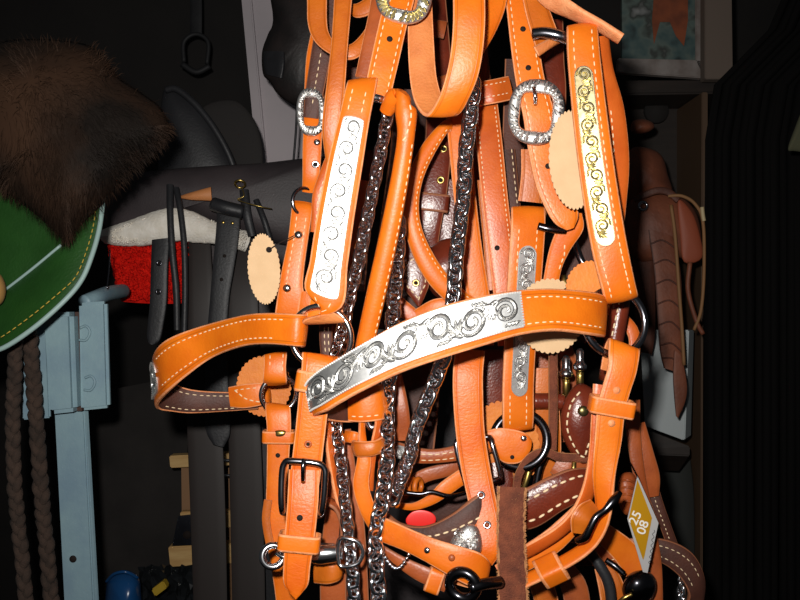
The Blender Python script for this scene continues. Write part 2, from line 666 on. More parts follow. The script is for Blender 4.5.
def plate_on(S, u0, u1, v0, v1, parent, mat=SILVER, ground=SILVER_D, rnd=0.0, up=0.0012, rope=True, ox=None):
    """silver plate lying on a strap between stations u0,u1 and across v0..v1, with raised scrollwork"""
    n = 36
    us = [u0 + (u1 - u0) * i / n for i in range(n + 1)]
    cum = [0]
    for a, b in zip(us[:-1], us[1:]):
        cum.append(cum[-1] + (at(S, a)[0] - at(S, b)[0]).length)
    length = cum[-1]
    half = at(S, (u0 + u1) / 2)[2].length * (v1 - v0)

    def fn(s, t, h):
        s = max(0, min(length, s))
        i = 0
        while i < n - 1 and cum[i + 1] < s:
            i += 1
        u = us[i] + (us[i + 1] - us[i]) * ((s - cum[i]) / max(1e-9, cum[i + 1] - cum[i]))
        v = (v0 + v1) / 2 + (t / half) * (v1 - v0) / 2
        p, T, W, Nn = at(S, u, .5, 1, up + h)
        return p + W * (max(0, min(1, v)) * 2 - 1)

    def hw(s):
        if rnd <= 0:
            return half
        e = min(s, length - s)
        if e >= half * rnd:
            return half
        k = 1 - e / (half * rnd)
        return half * math.sqrt(max(0.02, 1 - k * k))
    V, Fc = [], []
    ss = sorted(set([length * i / n for i in range(n + 1)] + ([half * rnd * k for k in (.05, .12, .25, .45, .7)] + [length - half * rnd * k for k in (.05, .12, .25, .45, .7)] if rnd else [])))
    m = len(ss)
    for s in ss:
        h = hw(s)
        V += [fn(s, -h, -up - .0012), fn(s, -h, 0), fn(s, 0, 0), fn(s, h, 0), fn(s, h, -up - .0012)]
    for i in range(m - 1):
        for j in range(4):
            o = i * 5 + j
            Fc.append((o, o + 1, o + 6, o + 5))
    pl = mk('silver_plate', V, Fc, ground, parent)
    pl.data.set_sharp_from_angle(angle=R(35))
    # scrolls
    V, Fc, MI = [], [], []
    for pth, wd in scroll_paths(length, half * .84):
        pth = [(min(max(s, half * .15), length - half * .15), t) for s, t in pth]
        pth = [(s, max(-hw(s) * .84, min(hw(s) * .84, t))) for s, t in pth]
        ridge(V, Fc, pth, wd * 1.0, half * .07, fn, MI)
    mk('scrollwork', V, Fc, [mat, ox or OXID], parent, MI, smooth=False)
    # rope border
    if rope:
        V, Fc = [], []
        per = [(s, -hw(s)) for s in ss] + [(s, hw(s)) for s in ss[::-1]]
        per.append(per[0])
        bd = half * .07
        pts, L = [fn(s, t * .95, bd * .5) for s, t in per], 0
        acc = 0
        for a, b in zip(pts[:-1], pts[1:]):
            l = (b - a).length
            while acc < l:
                c = a.lerp(b, acc / l)
                bb = len(V)
                for dx in (-1, 1):
                    for dy in (-1, 1):
                        for dz in (-1, 1):
                            V.append(c + XR * dx * bd * .62 + YU * dy * bd * .62 + ZB * dz * bd * .5)
                for q in ((0, 1, 3, 2), (4, 6, 7, 5), (0, 4, 5, 1), (2, 3, 7, 6), (1, 5, 7, 3), (0, 2, 6, 4)):
                    Fc.append(tuple(bb + k for k in q))
                acc += bd * 1.9
            acc -= l
        stuff(mk('beaded_rim', V, Fc, RIM, parent, smooth=False))
    return pl


def engraved_buckle(parent, x, y, d, rx, ry, ix, iy, mat=SILVER, tiltx=0, tilty=0, rot=0):
    """oval western buckle frame with an opening and raised leaf cuts"""
    c = P(x, y, d)
    M = CAM_ROT @ Matrix.Rotation(R(rot), 3, 'Z') @ Matrix.Rotation(R(tilty), 3, 'Y') @ Matrix.Rotation(R(tiltx), 3, 'X')
    a, b, ia, ib = px(rx, d), px(ry, d), px(ix, d), px(iy, d)
    n = 40
    V, Fc = [], []

    def sup(ang, A, B, e):
        cs, sn = math.cos(ang), math.sin(ang)
        return (A * math.copysign(abs(cs) ** (2 / e), cs), B * math.copysign(abs(sn) ** (2 / e), sn))
    for i in range(n):
        t = 2 * math.pi * i / n
        o, q = sup(t, a, b, 2.3), sup(t, ia, ib, 5)
        for (k, z) in ((0, -.0008), (0, .0006), (.22, .0024), (.55, .003), (.85, .002), (1, .0004), (1, -.0008)):
            V.append(c + M @ Vector((o[0] + (q[0] - o[0]) * k, o[1] + (q[1] - o[1]) * k, z)))
    for i in range(n):
        for j in range(7):
            Fc.append((i * 7 + j, i * 7 + (j + 1) % 7, ((i + 1) % n) * 7 + (j + 1) % 7, ((i + 1) % n) * 7 + j))
    fr = mk('buckle_frame', V, Fc, SILVER, parent)
    V, Fc, MI = [], [], []
    for i in range(26):
        t = 2 * math.pi * (i + .5) / 26
        o, q = sup(t, a, b, 2.3), sup(t, ia, ib, 5)
        o2, q2 = sup(t + .16, a, b, 2.3), sup(t + .16, ia, ib, 5)
        pth = [((o[0] * (1 - k) + q2[0] * k) * 1.0, (o[1] * (1 - k) + q2[1] * k)) for k in [.12 + .76 * j / 6 for j in range(7)]]
        ridge(V, Fc, pth, (a - ia) * .13 + .0002, .0012, lambda s, tt, h: c + M @ Vector((s, tt, .0026 + h)), MI)
    mk('leaf_cuts', V, Fc, [mat, OXID], fr, MI, smooth=False)
    return fr


# ------------------------------------------------------------------ chain
def link_mesh(name, L, Wd, r, mat, flat=False):
    pts = []
    h = L / 2 - Wd / 2
    for k in range(9):
        a = -math.pi / 2 + math.pi * k / 8
        pts.append(Vector((math.sin(a) * 0 + math.cos(a) * Wd / 2 + h, math.sin(a) * Wd / 2, 0)))
    for k in range(9):
        a = math.pi / 2 + math.pi * k / 8
        pts.append(Vector((math.cos(a) * Wd / 2 - h, math.sin(a) * Wd / 2, 0)))
    ns = 8
    V, Fc = [], []
    m = len(pts)
    for i in range(m):
        t = (pts[(i + 1) % m] - pts[i - 1]).normalized()
        x = t.cross(Vector((0, 0, 1)))
        for j in range(ns):
            a = 2 * math.pi * j / ns
            V.append(pts[i] + x * math.cos(a) * r + Vector((0, 0, 1)) * math.sin(a) * r)
    for i in range(m):
        for j in range(ns):
            Fc.append((i * ns + j, i * ns + (j + 1) % ns, ((i + 1) % m) * ns + (j + 1) % ns, ((i + 1) % m) * ns + j))
    me = bpy.data.meshes.new(name)
    me.from_pydata([tuple(v) for v in V], [], Fc)
    me.materials.append(mat)
    me.polygons.foreach_set('use_smooth', [True] * len(me.polygons))
    return me


def chain(parent, pts, pitch, wide, rpx, me=None, mat=None, twist=38, name='chain_link', stretch=1.62):
    d = pts[0][2]
    C = spline([P(*p) for p in pts], 12)
    L = [0]
    for a, b in zip(C[:-1], C[1:]):
        L.append(L[-1] + (b - a).length)
    pm = px(pitch, d)
    me = me or link_mesh(name, pm * stretch, px(wide, d) - 2 * px(rpx, d), px(rpx, d), mat or CHAINM)
    s, i, k = 0.0, 0, 0
    while s < L[-1]:
        while i < len(L) - 2 and L[i + 1] < s:
            i += 1
        t = (s - L[i]) / max(1e-9, L[i + 1] - L[i])
        c = C[i].lerp(C[i + 1], t)
        T = (C[i + 1] - C[i]).normalized()
        y = (T.cross(ZB)).normalized()
        z = T.cross(y)
        M = frame_m(c, T, y, z) @ Matrix.Rotation(R(twist if k % 2 else -twist), 4, 'X') @ Matrix.Rotation(R(random.uniform(-7, 7)), 4, 'X') @ Matrix.Rotation(R(10), 4, 'Y')
        o = bpy.data.objects.new(name, me)
        COL.objects.link(o)
        o.parent = parent
        o.matrix_parent_inverse = Matrix.Translation(-parent.location)
        o.matrix_basis = M
        s += pm
        k += 1
    return me


# ------------------------------------------------------------------ solids from an outline
def pillow(name, parent, outline, d, bulge, back, mat, seg=5, rings=(1, .96, .85, .65, .4, .18), centre=None, dfun=None, sharp=False):
    """rounded body from an outline (star-shaped about its centre); bulge / back in metres"""
    if sharp:
        o2 = []
        for i in range(len(outline)):
            a, b = outline[i], outline[(i + 1) % len(outline)]
            for k in range(seg):
                o2.append(Vector((a[0] + (b[0] - a[0]) * k / seg, a[1] + (b[1] - a[1]) * k / seg, 0)))
    else:
        o2 = spline([Vector((a, b, 0)) for a, b in outline], seg, True)
    c = centre or (sum(v.x for v in o2) / len(o2), sum(v.y for v in o2) / len(o2))
    m = len(o2)
    V, Fc = [], []
    df = dfun or (lambda x, y: d)

    def row(k, dz):
        for v in o2:
            x, y = c[0] + (v.x - c[0]) * k, c[1] + (v.y - c[1]) * k
            V.append(P(x, y, df(x, y) + dz))
    for k in rings:
        row(k, -bulge * math.sqrt(max(0, 1 - k * k)))
    for k in rings[1:]:
        row(k, back * math.sqrt(max(0, 1 - k * k)) + (0.001))
    nr = len(rings)
    fi = len(V)
    V.append(P(c[0], c[1], df(*c) - bulge))
    bi = len(V)
    V.append(P(c[0], c[1], df(*c) + back))
    for r_ in range(nr - 1):
        for j in range(m):
            Fc.append((r_ * m + j, (r_ + 1) * m + j, (r_ + 1) * m + (j + 1) % m, r_ * m + (j + 1) % m))
    for j in range(m):
        Fc.append(((nr - 1) * m + j, fi, (nr - 1) * m + (j + 1) % m))
    prev = 0
    for r_ in range(nr, 2 * nr - 1):
        for j in range(m):
            Fc.append((prev * m + j, prev * m + (j + 1) % m, r_ * m + (j + 1) % m, r_ * m + j))
        prev = r_
    for j in range(m):
        Fc.append((prev * m + j, prev * m + (j + 1) % m, bi))
    ob = mk(name, V, Fc, mat, parent)
    bm = bmesh.new()
    bm.from_mesh(ob.data)
    bmesh.ops.recalc_face_normals(bm, faces=bm.faces)
    bm.to_mesh(ob.data)
    bm.free()
    return ob


def slab(name, parent, quad, th, mat, bevel=0.0):
    """flat board: quad of (x,y,d) corners, thickness away from the camera"""
    pts = [P(*q) for q in quad]
    n = (pts[1] - pts[0]).cross(pts[2] - pts[1]).normalized()
    if n.dot(CAM_LOC - pts[0]) < 0:
        n = -n
    V = pts + [p - n * th for p in pts]
    k = len(pts)
    Fc = [tuple(range(k)), tuple(range(2 * k - 1, k - 1, -1))] + [(i, (i + 1) % k, (i + 1) % k + k, i + k) for i in range(k)]
    o = mk(name, V, Fc, mat, parent, smooth=False)
    bm = bmesh.new()
    bm.from_mesh(o.data)
    bmesh.ops.recalc_face_normals(bm, faces=bm.faces)
    if bevel:
        bmesh.ops.bevel(bm, geom=bm.edges[:], offset=bevel, segments=2, affect='EDGES')
    bm.to_mesh(o.data)
    bm.free()
    return o


def scallop(name, x, y, d, rx, ry, mat, tilt=0, th=0.0015, n=40, parent=None, tilty=0):
    c = P(x, y, d)
    M = CAM_ROT @ Matrix.Rotation(R(tilty), 3, 'Y') @ Matrix.Rotation(R(tilt), 3, 'Z')
    V, Fc = [], []
    m = n * 4
    for z in (th / 2, -th / 2):
        for i in range(m):
            a = 2 * math.pi * i / m
            k = 1 + .05 * abs(math.sin(a * n / 2)) - .025
            V.append(c + M @ Vector((px(rx, d) * k * math.cos(a), px(ry, d) * k * math.sin(a), z)))
    Fc.append(tuple(range(m)))
    Fc.append(tuple(range(2 * m - 1, m - 1, -1)))
    for i in range(m):
        Fc.append((i, i + m, (i + 1) % m + m, (i + 1) % m))
    return mk(name, V, Fc, mat, parent, smooth=False)


# ================================================================== THE ROOM
WALLM = newmat('dark wall paint', (38, 34, 32), 0.8)
noisy(WALLM, (30, 27, 26), 6, 0.2, 60)
FLOORM = newmat('dark floor', (46, 40, 36), 0.7)
noisy(FLOORM, (30, 26, 24), 8, 0.2, 40)
DOORM = newmat('white painted door', (196, 186, 190), 0.55)
noisy(DOORM, (180, 172, 176), 5, 0.1, 80)
CURT = newmat('black curtain cloth', (14, 13, 13), 0.95, 0, 0.1)


def wbox(name, lo, hi, mat, parent=None):
    (a, b, c), (d, e, f) = lo, hi
    V = [(a, b, c), (d, b, c), (d, e, c), (a, e, c), (a, b, f), (d, b, f), (d, e, f), (a, e, f)]
    Fc = [(0, 3, 2, 1), (4, 5, 6, 7), (0, 1, 5, 4), (1, 2, 6, 5), (2, 3, 7, 6), (3, 0, 4, 7)]
    return mk(name, V, Fc, mat, parent, smooth=False)


structure(wbox('floor', (-2.4, -0.6, -0.05), (2.4, 2.75, 0), FLOORM))
structure(wbox('wall_back', (-2.4, 2.7, 0), (2.4, 2.8, 2.6), WALLM))
# white door board behind the black saddle
d1 = slab('door_1', None, [(240, -90, 1.9), (330, -90, 1.9), (365, 330, 1.9), (279, 330, 1.9)], 0.035, DOORM, 0.003)
structure(d1)
t1 = slab('trim_1', None, [(233, -90, 1.885), (243, -90, 1.885), (282, 330, 1.885), (272, 330, 1.885)], 0.05, DOORM, 0.003)
structure(t1)
# curtain along the right
V, Fc = [], []
nx, nz = 90, 16
for j in range(nz + 1):
    for i in range(nx + 1):
        y = -80 + j * 55
        x = {0: 800, 1: 792, 2: 768, 3: 714}.get(j, 705) + i * 2.2
        V.append(P(x, y, 1.55 + 0.018 * math.sin(i * .55 + .2 * j) + 0.008 * math.sin(i * 1.7 + 1) - .0012 * i))
for j in range(nz):
    for i in range(nx):
        o = j * (nx + 1) + i
        Fc.append((o, o + 1, o + nx + 2, o + nx + 1))
cu = mk('curtain', V, Fc, CURT)
md = cu.modifiers.new('thick', 'SOLIDIFY')
md.thickness = 0.004
tag(cu, 'black cloth curtain hanging in folds at the right edge of the room', 'curtain')

# ================================================================== LEFT BACKGROUND
# ---- fur pelt
FUR = newmat('dark brown fur', (60, 40, 27), 0.8, 0, 0.2)
noisy(FUR, (22, 16, 12), 7, 0, 0, 5, .38, .62)
FURT = newmat('fur skin edge', (150, 112, 76), 0.9)
pelt = thing('fur_pelt', 'dark brown shaggy fur pelt draped over the green saddle flap', 'fur pelt', P(60, 235, 1.02))
out = [(-40, 60), (0, 42), (40, 39), (85, 44), (105, 58), (118, 77), (140, 92), (160, 107), (168, 125), (160, 140), (146, 152), (128, 172), (105, 200), (82, 222), (68, 239), (55, 232), (35, 213), (0, 188), (-40, 170)]
pb = pillow('hide', pelt, out, 1.0, 0.09, 0.015, FUR, centre=(60, 130), rings=(1, .97, .9, .8, .65, .5, .35, .2))
V, Fc = [], []
me = pb.data
fr = len(out) * 5
cells = [p for p in me.polygons if p.normal.dot(CAM_LOC - p.center) > -0.02]
areas = [p.area for p in cells]
cen = P(60, 130, 1.0)
for k in range(11000):
    p = random.choices(cells, areas)[0] if False else cells[int(random.random() * len(cells))]
    vs = [me.vertices[i].co for i in p.vertices]
    a, b = random.random(), random.random()
    q = vs[0].lerp(vs[1], a).lerp(vs[-1].lerp(vs[2], a), b)
    nrm = p.normal
    outw = (q - cen)
    outw = (outw - nrm * outw.dot(nrm))
    dr = (nrm * .55 + outw.normalized() * .8 - Vector((0, 0, .6)) + Vector((random.gauss(0, .35), random.gauss(0, .35), random.gauss(0, .35)))).normalized()
    ln = random.uniform(.008, .018)
    sd = dr.cross(nrm).normalized() * .0005
    bidx = len(V)
    q2 = q + dr * ln * .6
    q3 = q + dr * ln - Vector((0, 0, .003))
    V += [q - sd, q + sd, q2 + sd * .7, q2 - sd * .7, q3]
    Fc += [(bidx, bidx + 1, bidx + 2, bidx + 3), (bidx + 3, bidx + 2, bidx + 4)]
stuff(mk('fur_hair', V, Fc, FUR, pb))

# ---- green flap
GREEN = newmat('green leather', (34, 78, 26), 0.5)
noisy(GREEN, (24, 62, 18), 18, 0.25, 300)
PIPE = newmat('pale blue piping', (150, 176, 172), 0.5)
flap = thing('saddle_flap', 'green leather saddle flap with pale blue piped edge and gold stitching', 'saddle flap', P(40, 340, 1.0))
U = strap('upper_panel', flap, [(-50, 150, -50, 332, 1.08, 1.06), (-20, 160, -20, 312, 1.07, 1.05), (5, 175, 4, 292, 1.06, 1.04), (35, 195, 34, 268, 1.05, 1.035), (62, 220, 60, 247, 1.045, 1.03), (104, 196, 102, 206, 1.05, 1.04)], (GREEN, GREEN, GREEN), 0.003, crown=0.1)
Lw = strap('lower_panel', flap, [(-50, 332, -60, 372, 1.055, 1.00), (-20, 311, -20, 352, 1.045, 0.995), (5, 290, 4, 346, 1.035, .99), (32, 269, 36, 325, 1.03, .99), (60, 246, 66, 298, 1.025, 1.0), (82, 224, 88, 268, 1.03, 1.015), (95, 209, 99, 228, 1.035, 1.03), (102, 199, 104, 203, 1.04, 1.04)], (GREEN, GREEN, GREEN), 0.003, crown=0.1)
edge = [(-60, 374, 1.0), (-20, 354, .993), (4, 347.5, .988), (36, 326, .988), (66, 299, .996), (82, 279, 1.006), (92, 255, 1.015), (99, 230, 1.027), (103, 202, 1.037)]
ptube('piping', flap, edge, 2.6, PIPE, ns=8)
ptube('seam_piping', flap, [(5, 290, 1.031), (32, 269, 1.026), (61, 245, 1.022)], 1.5, PIPE, ns=8)
ein = [(x - 6 - (3 if i < 4 else 0), y - (7 if i < 5 else 3), d - .004) for i, (x, y, d) in enumerate(edge)]
pts = spline([P(*q) for q in ein], 8)
dashes(pts, [ZB] * len(pts), flap, .005, .003, .0006, THREAD_G)
TANF = newmat('tan fringe', (150, 112, 60), 0.9)
pillow('tassel', flap, [(-12, 272), (0, 274), (6, 288), (2, 303), (-12, 306)], 1.0, .015, .01, TANF)

# ---- blue steel rack post
BLUE = newmat('pale blue painted steel', (136, 164, 172), 0.5)
noisy(BLUE, (118, 144, 160), 20, 0.15, 200)
rack = thing('rack_post', 'pale blue painted square steel saddle rack post with welded sleeve', 'rack', P(75, 760, 1.18))
slab('post', rack, [(50, 330, 1.17), (80, 330, 1.17), (102, 760, 1.17), (72, 760, 1.17)], 0.012, BLUE, 0.002)
slab('post_flange', rack, [(80, 330, 1.172), (84, 330, 1.178), (108, 760, 1.178), (102, 760, 1.172)], 0.01, BLUE, 0.0005)
slab('sleeve', rack, [(42, 312, 1.13), (72, 312, 1.13), (76, 412, 1.13), (48, 415, 1.13)], 0.03, BLUE, 0.006)
slab('left_plate', rack, [(24, 318, 1.165), (46, 318, 1.165), (50, 418, 1.165), (22, 420, 1.165)], 0.006, BLUE, 0.002)
slab('right_bracket', rack, [(78, 303, 1.145), (106, 301, 1.145), (109, 408, 1.145), (80, 411, 1.145)], 0.012, BLUE, 0.004)
slab('bracket_strip', rack, [(75, 312, 1.15), (79, 312, 1.15), (82, 411, 1.15), (77, 411, 1.15)], 0.02, newmat('dull dark brown', (70, 50, 44), .8), 0)  # dark brown strip between sleeve and right bracket
for (x, y) in ((86, 334), (91, 384)):
    ptube('weld_bead', rack, [(x - 6, y - 6, 1.143), (x, y - 8, 1.143), (x + 4, y - 2, 1.143), (x, y + 6, 1.143), (x - 7, y + 6, 1.143)], 1.3, BLUE, ns=6)
lathe('bolt_hole_disc', rack, P(73, 559, 1.1695), ZB, [(.005, 0), (.005, .0004), (.0001, .0004)], BLACK)  # dark disc on the post, shade of a bolt hole put into colour
ptube('saddle_arm', rack, [(84, 303, 1.16), (96, 298, 1.18), (106, 294, 1.22), (116, 292, 1.28), (123, 291, 1.34)], 8, BLUE, ns=14)
ptube('rack_wire', rack, [(107, 288, 1.16), (109, 270, 1.18), (110, 250, 1.2)], .8, CHROME_D, ns=6)

# ---- braided cords
BRAID = newmat('brown braided cord', (66, 50, 41), 0.95)
noisy(BRAID, (44, 34, 28), 60, 0.7, 500)
for bi_, (bp_, bw, lab) in enumerate((([(16, 335), (14, 380), (13, 430), (15, 490), (20, 540), (26, 600), (30, 660)], 7.5, 'brown braided cord hanging at the far left beside the blue post'),
                                      ([(29, 330), (33, 380), (37, 430), (41, 490), (46, 540), (51, 600), (54, 660)], 8.0, 'brown braided cord hanging right in front of the blue post'))):
    cd = thing('braided_cord', lab, 'cord', P(bp_[-1][0], bp_[-1][1], 1.08), 'braided cords by the blue post')
    C = spline([Vector((a, b, 0)) for a, b in bp_], 14)
    for s in range(3):
        pts = []
        for i, v in enumerate(C):
            ph = i * .62 + s * 2.094
            pts.append(P(v.x + math.sin(ph) * bw * .46 + random.uniform(-.7, .7), v.y, 1.085 + .03 * bi_ + .004 * math.sin(2 * ph)))
        tube('strand', cd, pts, px(bw * .6, 1.08), BRAID, 2, 7)

# ---- black saddle
BLK = newmat('black leather', (40, 40, 43), 0.5)
noisy(BLK, (30, 30, 33), 20, 0.2, 260)
BLK2 = newmat('black brown leather', (66, 58, 60), 0.55)
noisy(BLK2, (52, 46, 48), 14, 0.2, 300)
BLKS = (BLK, BLK, BLK)
BLKB = newmat('dark brown black strap', (40, 33, 31), 0.55)
BLKBS = (BLKB, BLKB, BLKB)
FLW = newmat('white fleece', (246, 240, 230), 0.95, 0, .1)
noisy(FLW, (230, 222, 208), 60, 0.6, 260)
FLR = newmat('red fleece', (226, 34, 22), 0.95, 0, .1)
noisy(FLR, (190, 16, 10), 120, 1.0, 260)
BLKX = newmat('matt black leather', (30, 26, 25), 0.8)  # darker, duller black for the back panel
HORN = newmat('tan wood tip', (204, 132, 78), .6)
sad = thing('black_saddle', 'black leather saddle with white and red fleece lining, behind the halters', 'saddle', P(240, 620, 1.45))
pillow('cantle', sad, [(163, 92), (172, 86), (188, 96), (205, 112), (220, 132), (231, 152), (240, 178), (230, 200), (190, 205), (160, 196), (160, 130)], 1.50, .03, .08, BLK, centre=(195, 160))
ptube('cantle_binding', sad, [(166, 90, 1.475), (176, 89, 1.47), (192, 101, 1.466), (207, 118, 1.464), (219, 136, 1.464), (229, 155, 1.466), (236, 174, 1.47)], 3.4, BLK, ns=8)
pillow('seat_jockey', sad, [(104, 186), (120, 176), (160, 170), (210, 166), (262, 163), (310, 158), (345, 160), (350, 215), (300, 245), (252, 236), (215, 228), (180, 212), (150, 218), (110, 230), (103, 210)], 1.46, .035, .06, BLK2, centre=(225, 195))
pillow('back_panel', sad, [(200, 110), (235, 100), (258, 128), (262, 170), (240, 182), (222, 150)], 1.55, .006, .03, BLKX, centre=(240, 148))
V = None
FW = strap('white_fleece', sad, [(106, 229, 109, 244, 1.43), (120, 224, 122, 246, 1.42), (140, 217, 140, 246, 1.415), (160, 210, 160, 244, 1.41), (178, 208, 178, 241, 1.41), (196, 213, 196, 243, 1.41), (213, 221, 213, 244, 1.41), (232, 228, 230, 247, 1.42), (250, 231, 244, 252, 1.43)], (FLW, FLW, FLW), 0.02, crown=.6, jitter=.03)


def fleece_tufts(parent, quads, d, mat, n, r0, r1, name='fleece_tuft'):
    V, Fc = [], []
    for k in range(n):
        q = random.choice(quads)
        a, b = random.random(), random.random()
        x = (q[0][0] * (1 - a) + q[1][0] * a) * (1 - b) + (q[3][0] * (1 - a) + q[2][0] * a) * b
        y = (q[0][1] * (1 - a) + q[1][1] * a) * (1 - b) + (q[3][1] * (1 - a) + q[2][1] * a) * b
        c = P(x, y, d + random.uniform(-.004, .006))
        r = random.uniform(r0, r1)
        bidx = len(V)
        ax = [Vector((random.gauss(0, 1), random.gauss(0, 1), random.gauss(0, 1))).normalized() for _ in range(1)][0]
        x_, y_, z_ = basis(ax)
        V += [c + x_ * r, c - x_ * r, c + y_ * r, c - y_ * r, c + z_ * r, c - z_ * r]
        for f in ((0, 2, 4), (2, 1, 4), (1, 3, 4), (3, 0, 4), (2, 0, 5), (1, 2, 5), (3, 1, 5), (0, 3, 5)):
            Fc.append(tuple(bidx + i for i in f))
    return stuff(mk(name, V, Fc, mat, parent))


RF = strap('red_fleece', sad, [(109, 244, 188, 232, 1.455), (110, 258, 188, 252, 1.45), (114, 275, 187, 272, 1.45), (118, 290, 187, 290, 1.45), (122, 300, 186, 302, 1.455)], (FLR, FLR, FLR), 0.02, crown=.3, jitter=.03)
fleece_tufts(RF.o, [((109, 246), (188, 238), (187, 300), (121, 300))], 1.436, FLR, 2600, .002, .0045)
fleece_tufts(FW.o, [((110, 230), (140, 219), (140, 244), (112, 243)), ((140, 218), (178, 209), (178, 240), (140, 244)), ((178, 209), (214, 221), (214, 243), (178, 240)), ((214, 222), (248, 232), (243, 250), (214, 243))], 1.402, FLW, 1500, .001, .0026)
# fenders / skirts below
strap('fender', sad, [(182, 232, 525, 215, 1.50), (184, 280, 540, 280, 1.49), (192, 340, 545, 340, 1.49), (232, 420, 545, 420, 1.50), (262, 520, 540, 520, 1.50), (266, 640, 530, 640, 1.50)], (BLK2, BLK, BLK), .006)
wd = strap('wooden_horn_tip', sad, [(178, 197, 179, 198, 1.405), (190, 193, 191, 200, 1.40), (202, 189.5, 203, 200.5, 1.398), (211, 187, 212, 201, 1.40)], (HORN, HORN, HORN), .01, crown=.4)
S_ = strap('holed_strap', sad, [(152, 240, 170, 238, 1.38), (151, 265, 168, 265, 1.375), (150, 300, 167, 300, 1.375), (148, 322, 164, 322, 1.375), (147, 336, 160, 340, 1.375), (149, 343, 153, 345, 1.375)], BLKS, .004)
for u in (.95, 1.75):
    eyelet(S_, u, .5, .0048, STEEL_B)
S_ = strap('cinch_strap', sad, [(217, 212, 240, 212, 1.39), (216, 232, 239, 235, 1.385), (213, 265, 234, 268, 1.38), (210, 300, 229, 300, 1.38), (207, 340, 227, 340, 1.38), (205, 400, 229, 400, 1.38), (206, 430, 230, 432, 1.38), (213, 444, 224, 447, 1.38)], BLKS, .004)
for v in (.3, .7):
    stud(S_, .55, v, .0028, .0016, BRASS)
for u in (1.7, 2.4):
    hole(S_, u, .5, .003)
strap('long_strap', sad, [(188, 200, 208, 200, 1.46), (188, 300, 214, 300, 1.42), (187, 410, 221, 410, 1.42), (190, 500, 225, 500, 1.42), (195, 640, 228, 640, 1.42)], BLKBS, .004)
strap('long_strap', sad, [(222, 230, 250, 230, 1.46), (225, 300, 258, 300, 1.425), (228, 410, 260, 410, 1.42), (230, 500, 263, 500, 1.42), (233, 640, 266, 640, 1.42)], BLKBS, .004)
strap('saddle_string', sad, [(170, 185, 7, 1.40), (170, 210, 6.5, 1.385), (172, 250, 6.5, 1.375), (176, 290, 6.5, 1.375), (177, 330, 6, 1.375)], BLKS, .004, crown=.6)
strap('saddle_string', sad, [(176, 188, 6, 1.40), (180, 208, 6, 1.385), (184, 245, 6, 1.375), (185, 290, 6, 1.375), (184, 335, 6, 1.375)], BLKS, .004, crown=.6)
strap('saddle_string', sad, [(244, 190, 9, 1.40), (247, 215, 9, 1.39), (252, 236, 8, 1.395)], BLKS, .004, crown=.6)
strap('saddle_string', sad, [(256, 200, 6, 1.40), (264, 220, 6, 1.39), (270, 240, 6, 1.395)], BLKS, .004, crown=.6)
tube('strap_bar', sad, [P(213, 204, 1.38), P(226, 208, 1.375), P(243, 212, 1.38)], px(7, 1.38), BLK)
ring('brass_dee', sad, 240, 184, 1.40, 5, 1.1, BRASS, 50)
ptube('tie_wire', sad, [(242, 188, 1.39), (244, 196, 1.385), (238, 200, 1.385), (258, 206, 1.38), (272, 209, 1.39)], .6, BRASS, ns=6)

# ---- dark hat hanging before the white door
HAT = newmat('dark case leather', (44, 37, 36), 0.5)
noisy(HAT, (26, 24, 24), 20, .2, 200)
hat = thing('leather_case', 'dark leather case hanging in front of the white door', 'leather case', P(290, 108, 1.5))
pillow('case_body', hat, [(274, -30), (273, 20), (268, 34), (262, 52), (263, 74), (270, 82), (276, 92), (288, 102), (300, 106), (330, 100), (340, -30)], 1.5, .05, .05, HAT, centre=(302, 40))
strap('case_clasp', hat, [(264, 52, 284, 52, 1.475, 1.45), (264, 62, 284, 64, 1.472, 1.447), (266, 74, 282, 78, 1.475, 1.452)], (BLK, BLK, BLK), .006)
ptube('hanging_cord', hat, [(297, 104, 1.52), (296, 130, 1.52), (293, 168, 1.52)], 1.2, BLK, ns=6)

# ---- shadowy stirrup shape, top left
LINE = newmat('worn dark metal', (46, 46, 48), .6, .2)
sti = thing('stirrup', 'dim dark stirrup hanging by the wall above the black saddle', 'stirrup', P(200, 75, 2.2))
ptube('stirrup_arch', sti, [(184, 62, 2.2), (184, 42, 2.2), (196, 34, 2.2), (208, 42, 2.2), (207, 64, 2.2)], 2.2, LINE)
ptube('stirrup_tread', sti, [(182, 64, 2.2), (196, 72, 2.2), (210, 66, 2.2)], 3, LINE)
strap('stirrup_leather', sti, [(194, -60, 12, 2.2), (196, 0, 12, 2.2), (196, 36, 12, 2.2)], BLKS, .004)

# ---- timber crates low left
WOOD = newmat('pale pine', (206, 170, 112), 0.7)
noisy(WOOD, (184, 142, 86), 14, .2, 60, stretch=(1, 1, 9))
crate = thing('timber_crate', 'pale pine timber crate standing behind the long black straps', 'crate', P(200, 620, 1.75))
for (q, nm) in (([(169, 456, 1.7), (262, 452, 1.7), (262, 464, 1.7), (170, 468, 1.7)], 'slat'), ([(168, 547, 1.7), (262, 542, 1.7), (262, 562, 1.7), (170, 567, 1.7)], 'slat')):
    slab(nm, crate, q, .03, WOOD, .002)
WOODD = newmat('stained pine', (140, 104, 72), .7)
slab('corner_post', crate, [(181, 467, 1.735), (203, 467, 1.735), (205, 640, 1.735), (183, 640, 1.735)], .04, WOODD, .002)
slab('corner_post', crate, [(228, 467, 1.735), (245, 467, 1.735), (247, 640, 1.735), (230, 640, 1.735)], .04, WOODD, .002)
slab('slat', crate, [(180, 512, 1.70), (262, 510, 1.70), (262, 526, 1.70), (180, 530, 1.70)], .02, WOOD, .002)
slab('metal_bracket', crate, [(178, 516, 1.69), (196, 514, 1.69), (196, 545, 1.69), (172, 546, 1.69)], .004, CHROME_D, .001)
lathe('bracket_hole_disc', crate, P(187, 535, 1.6885), ZB, [(.008, 0), (.008, .0005), (.0001, .0005)], BLACK)  # dark disc on the bracket imitating the depth of its hole
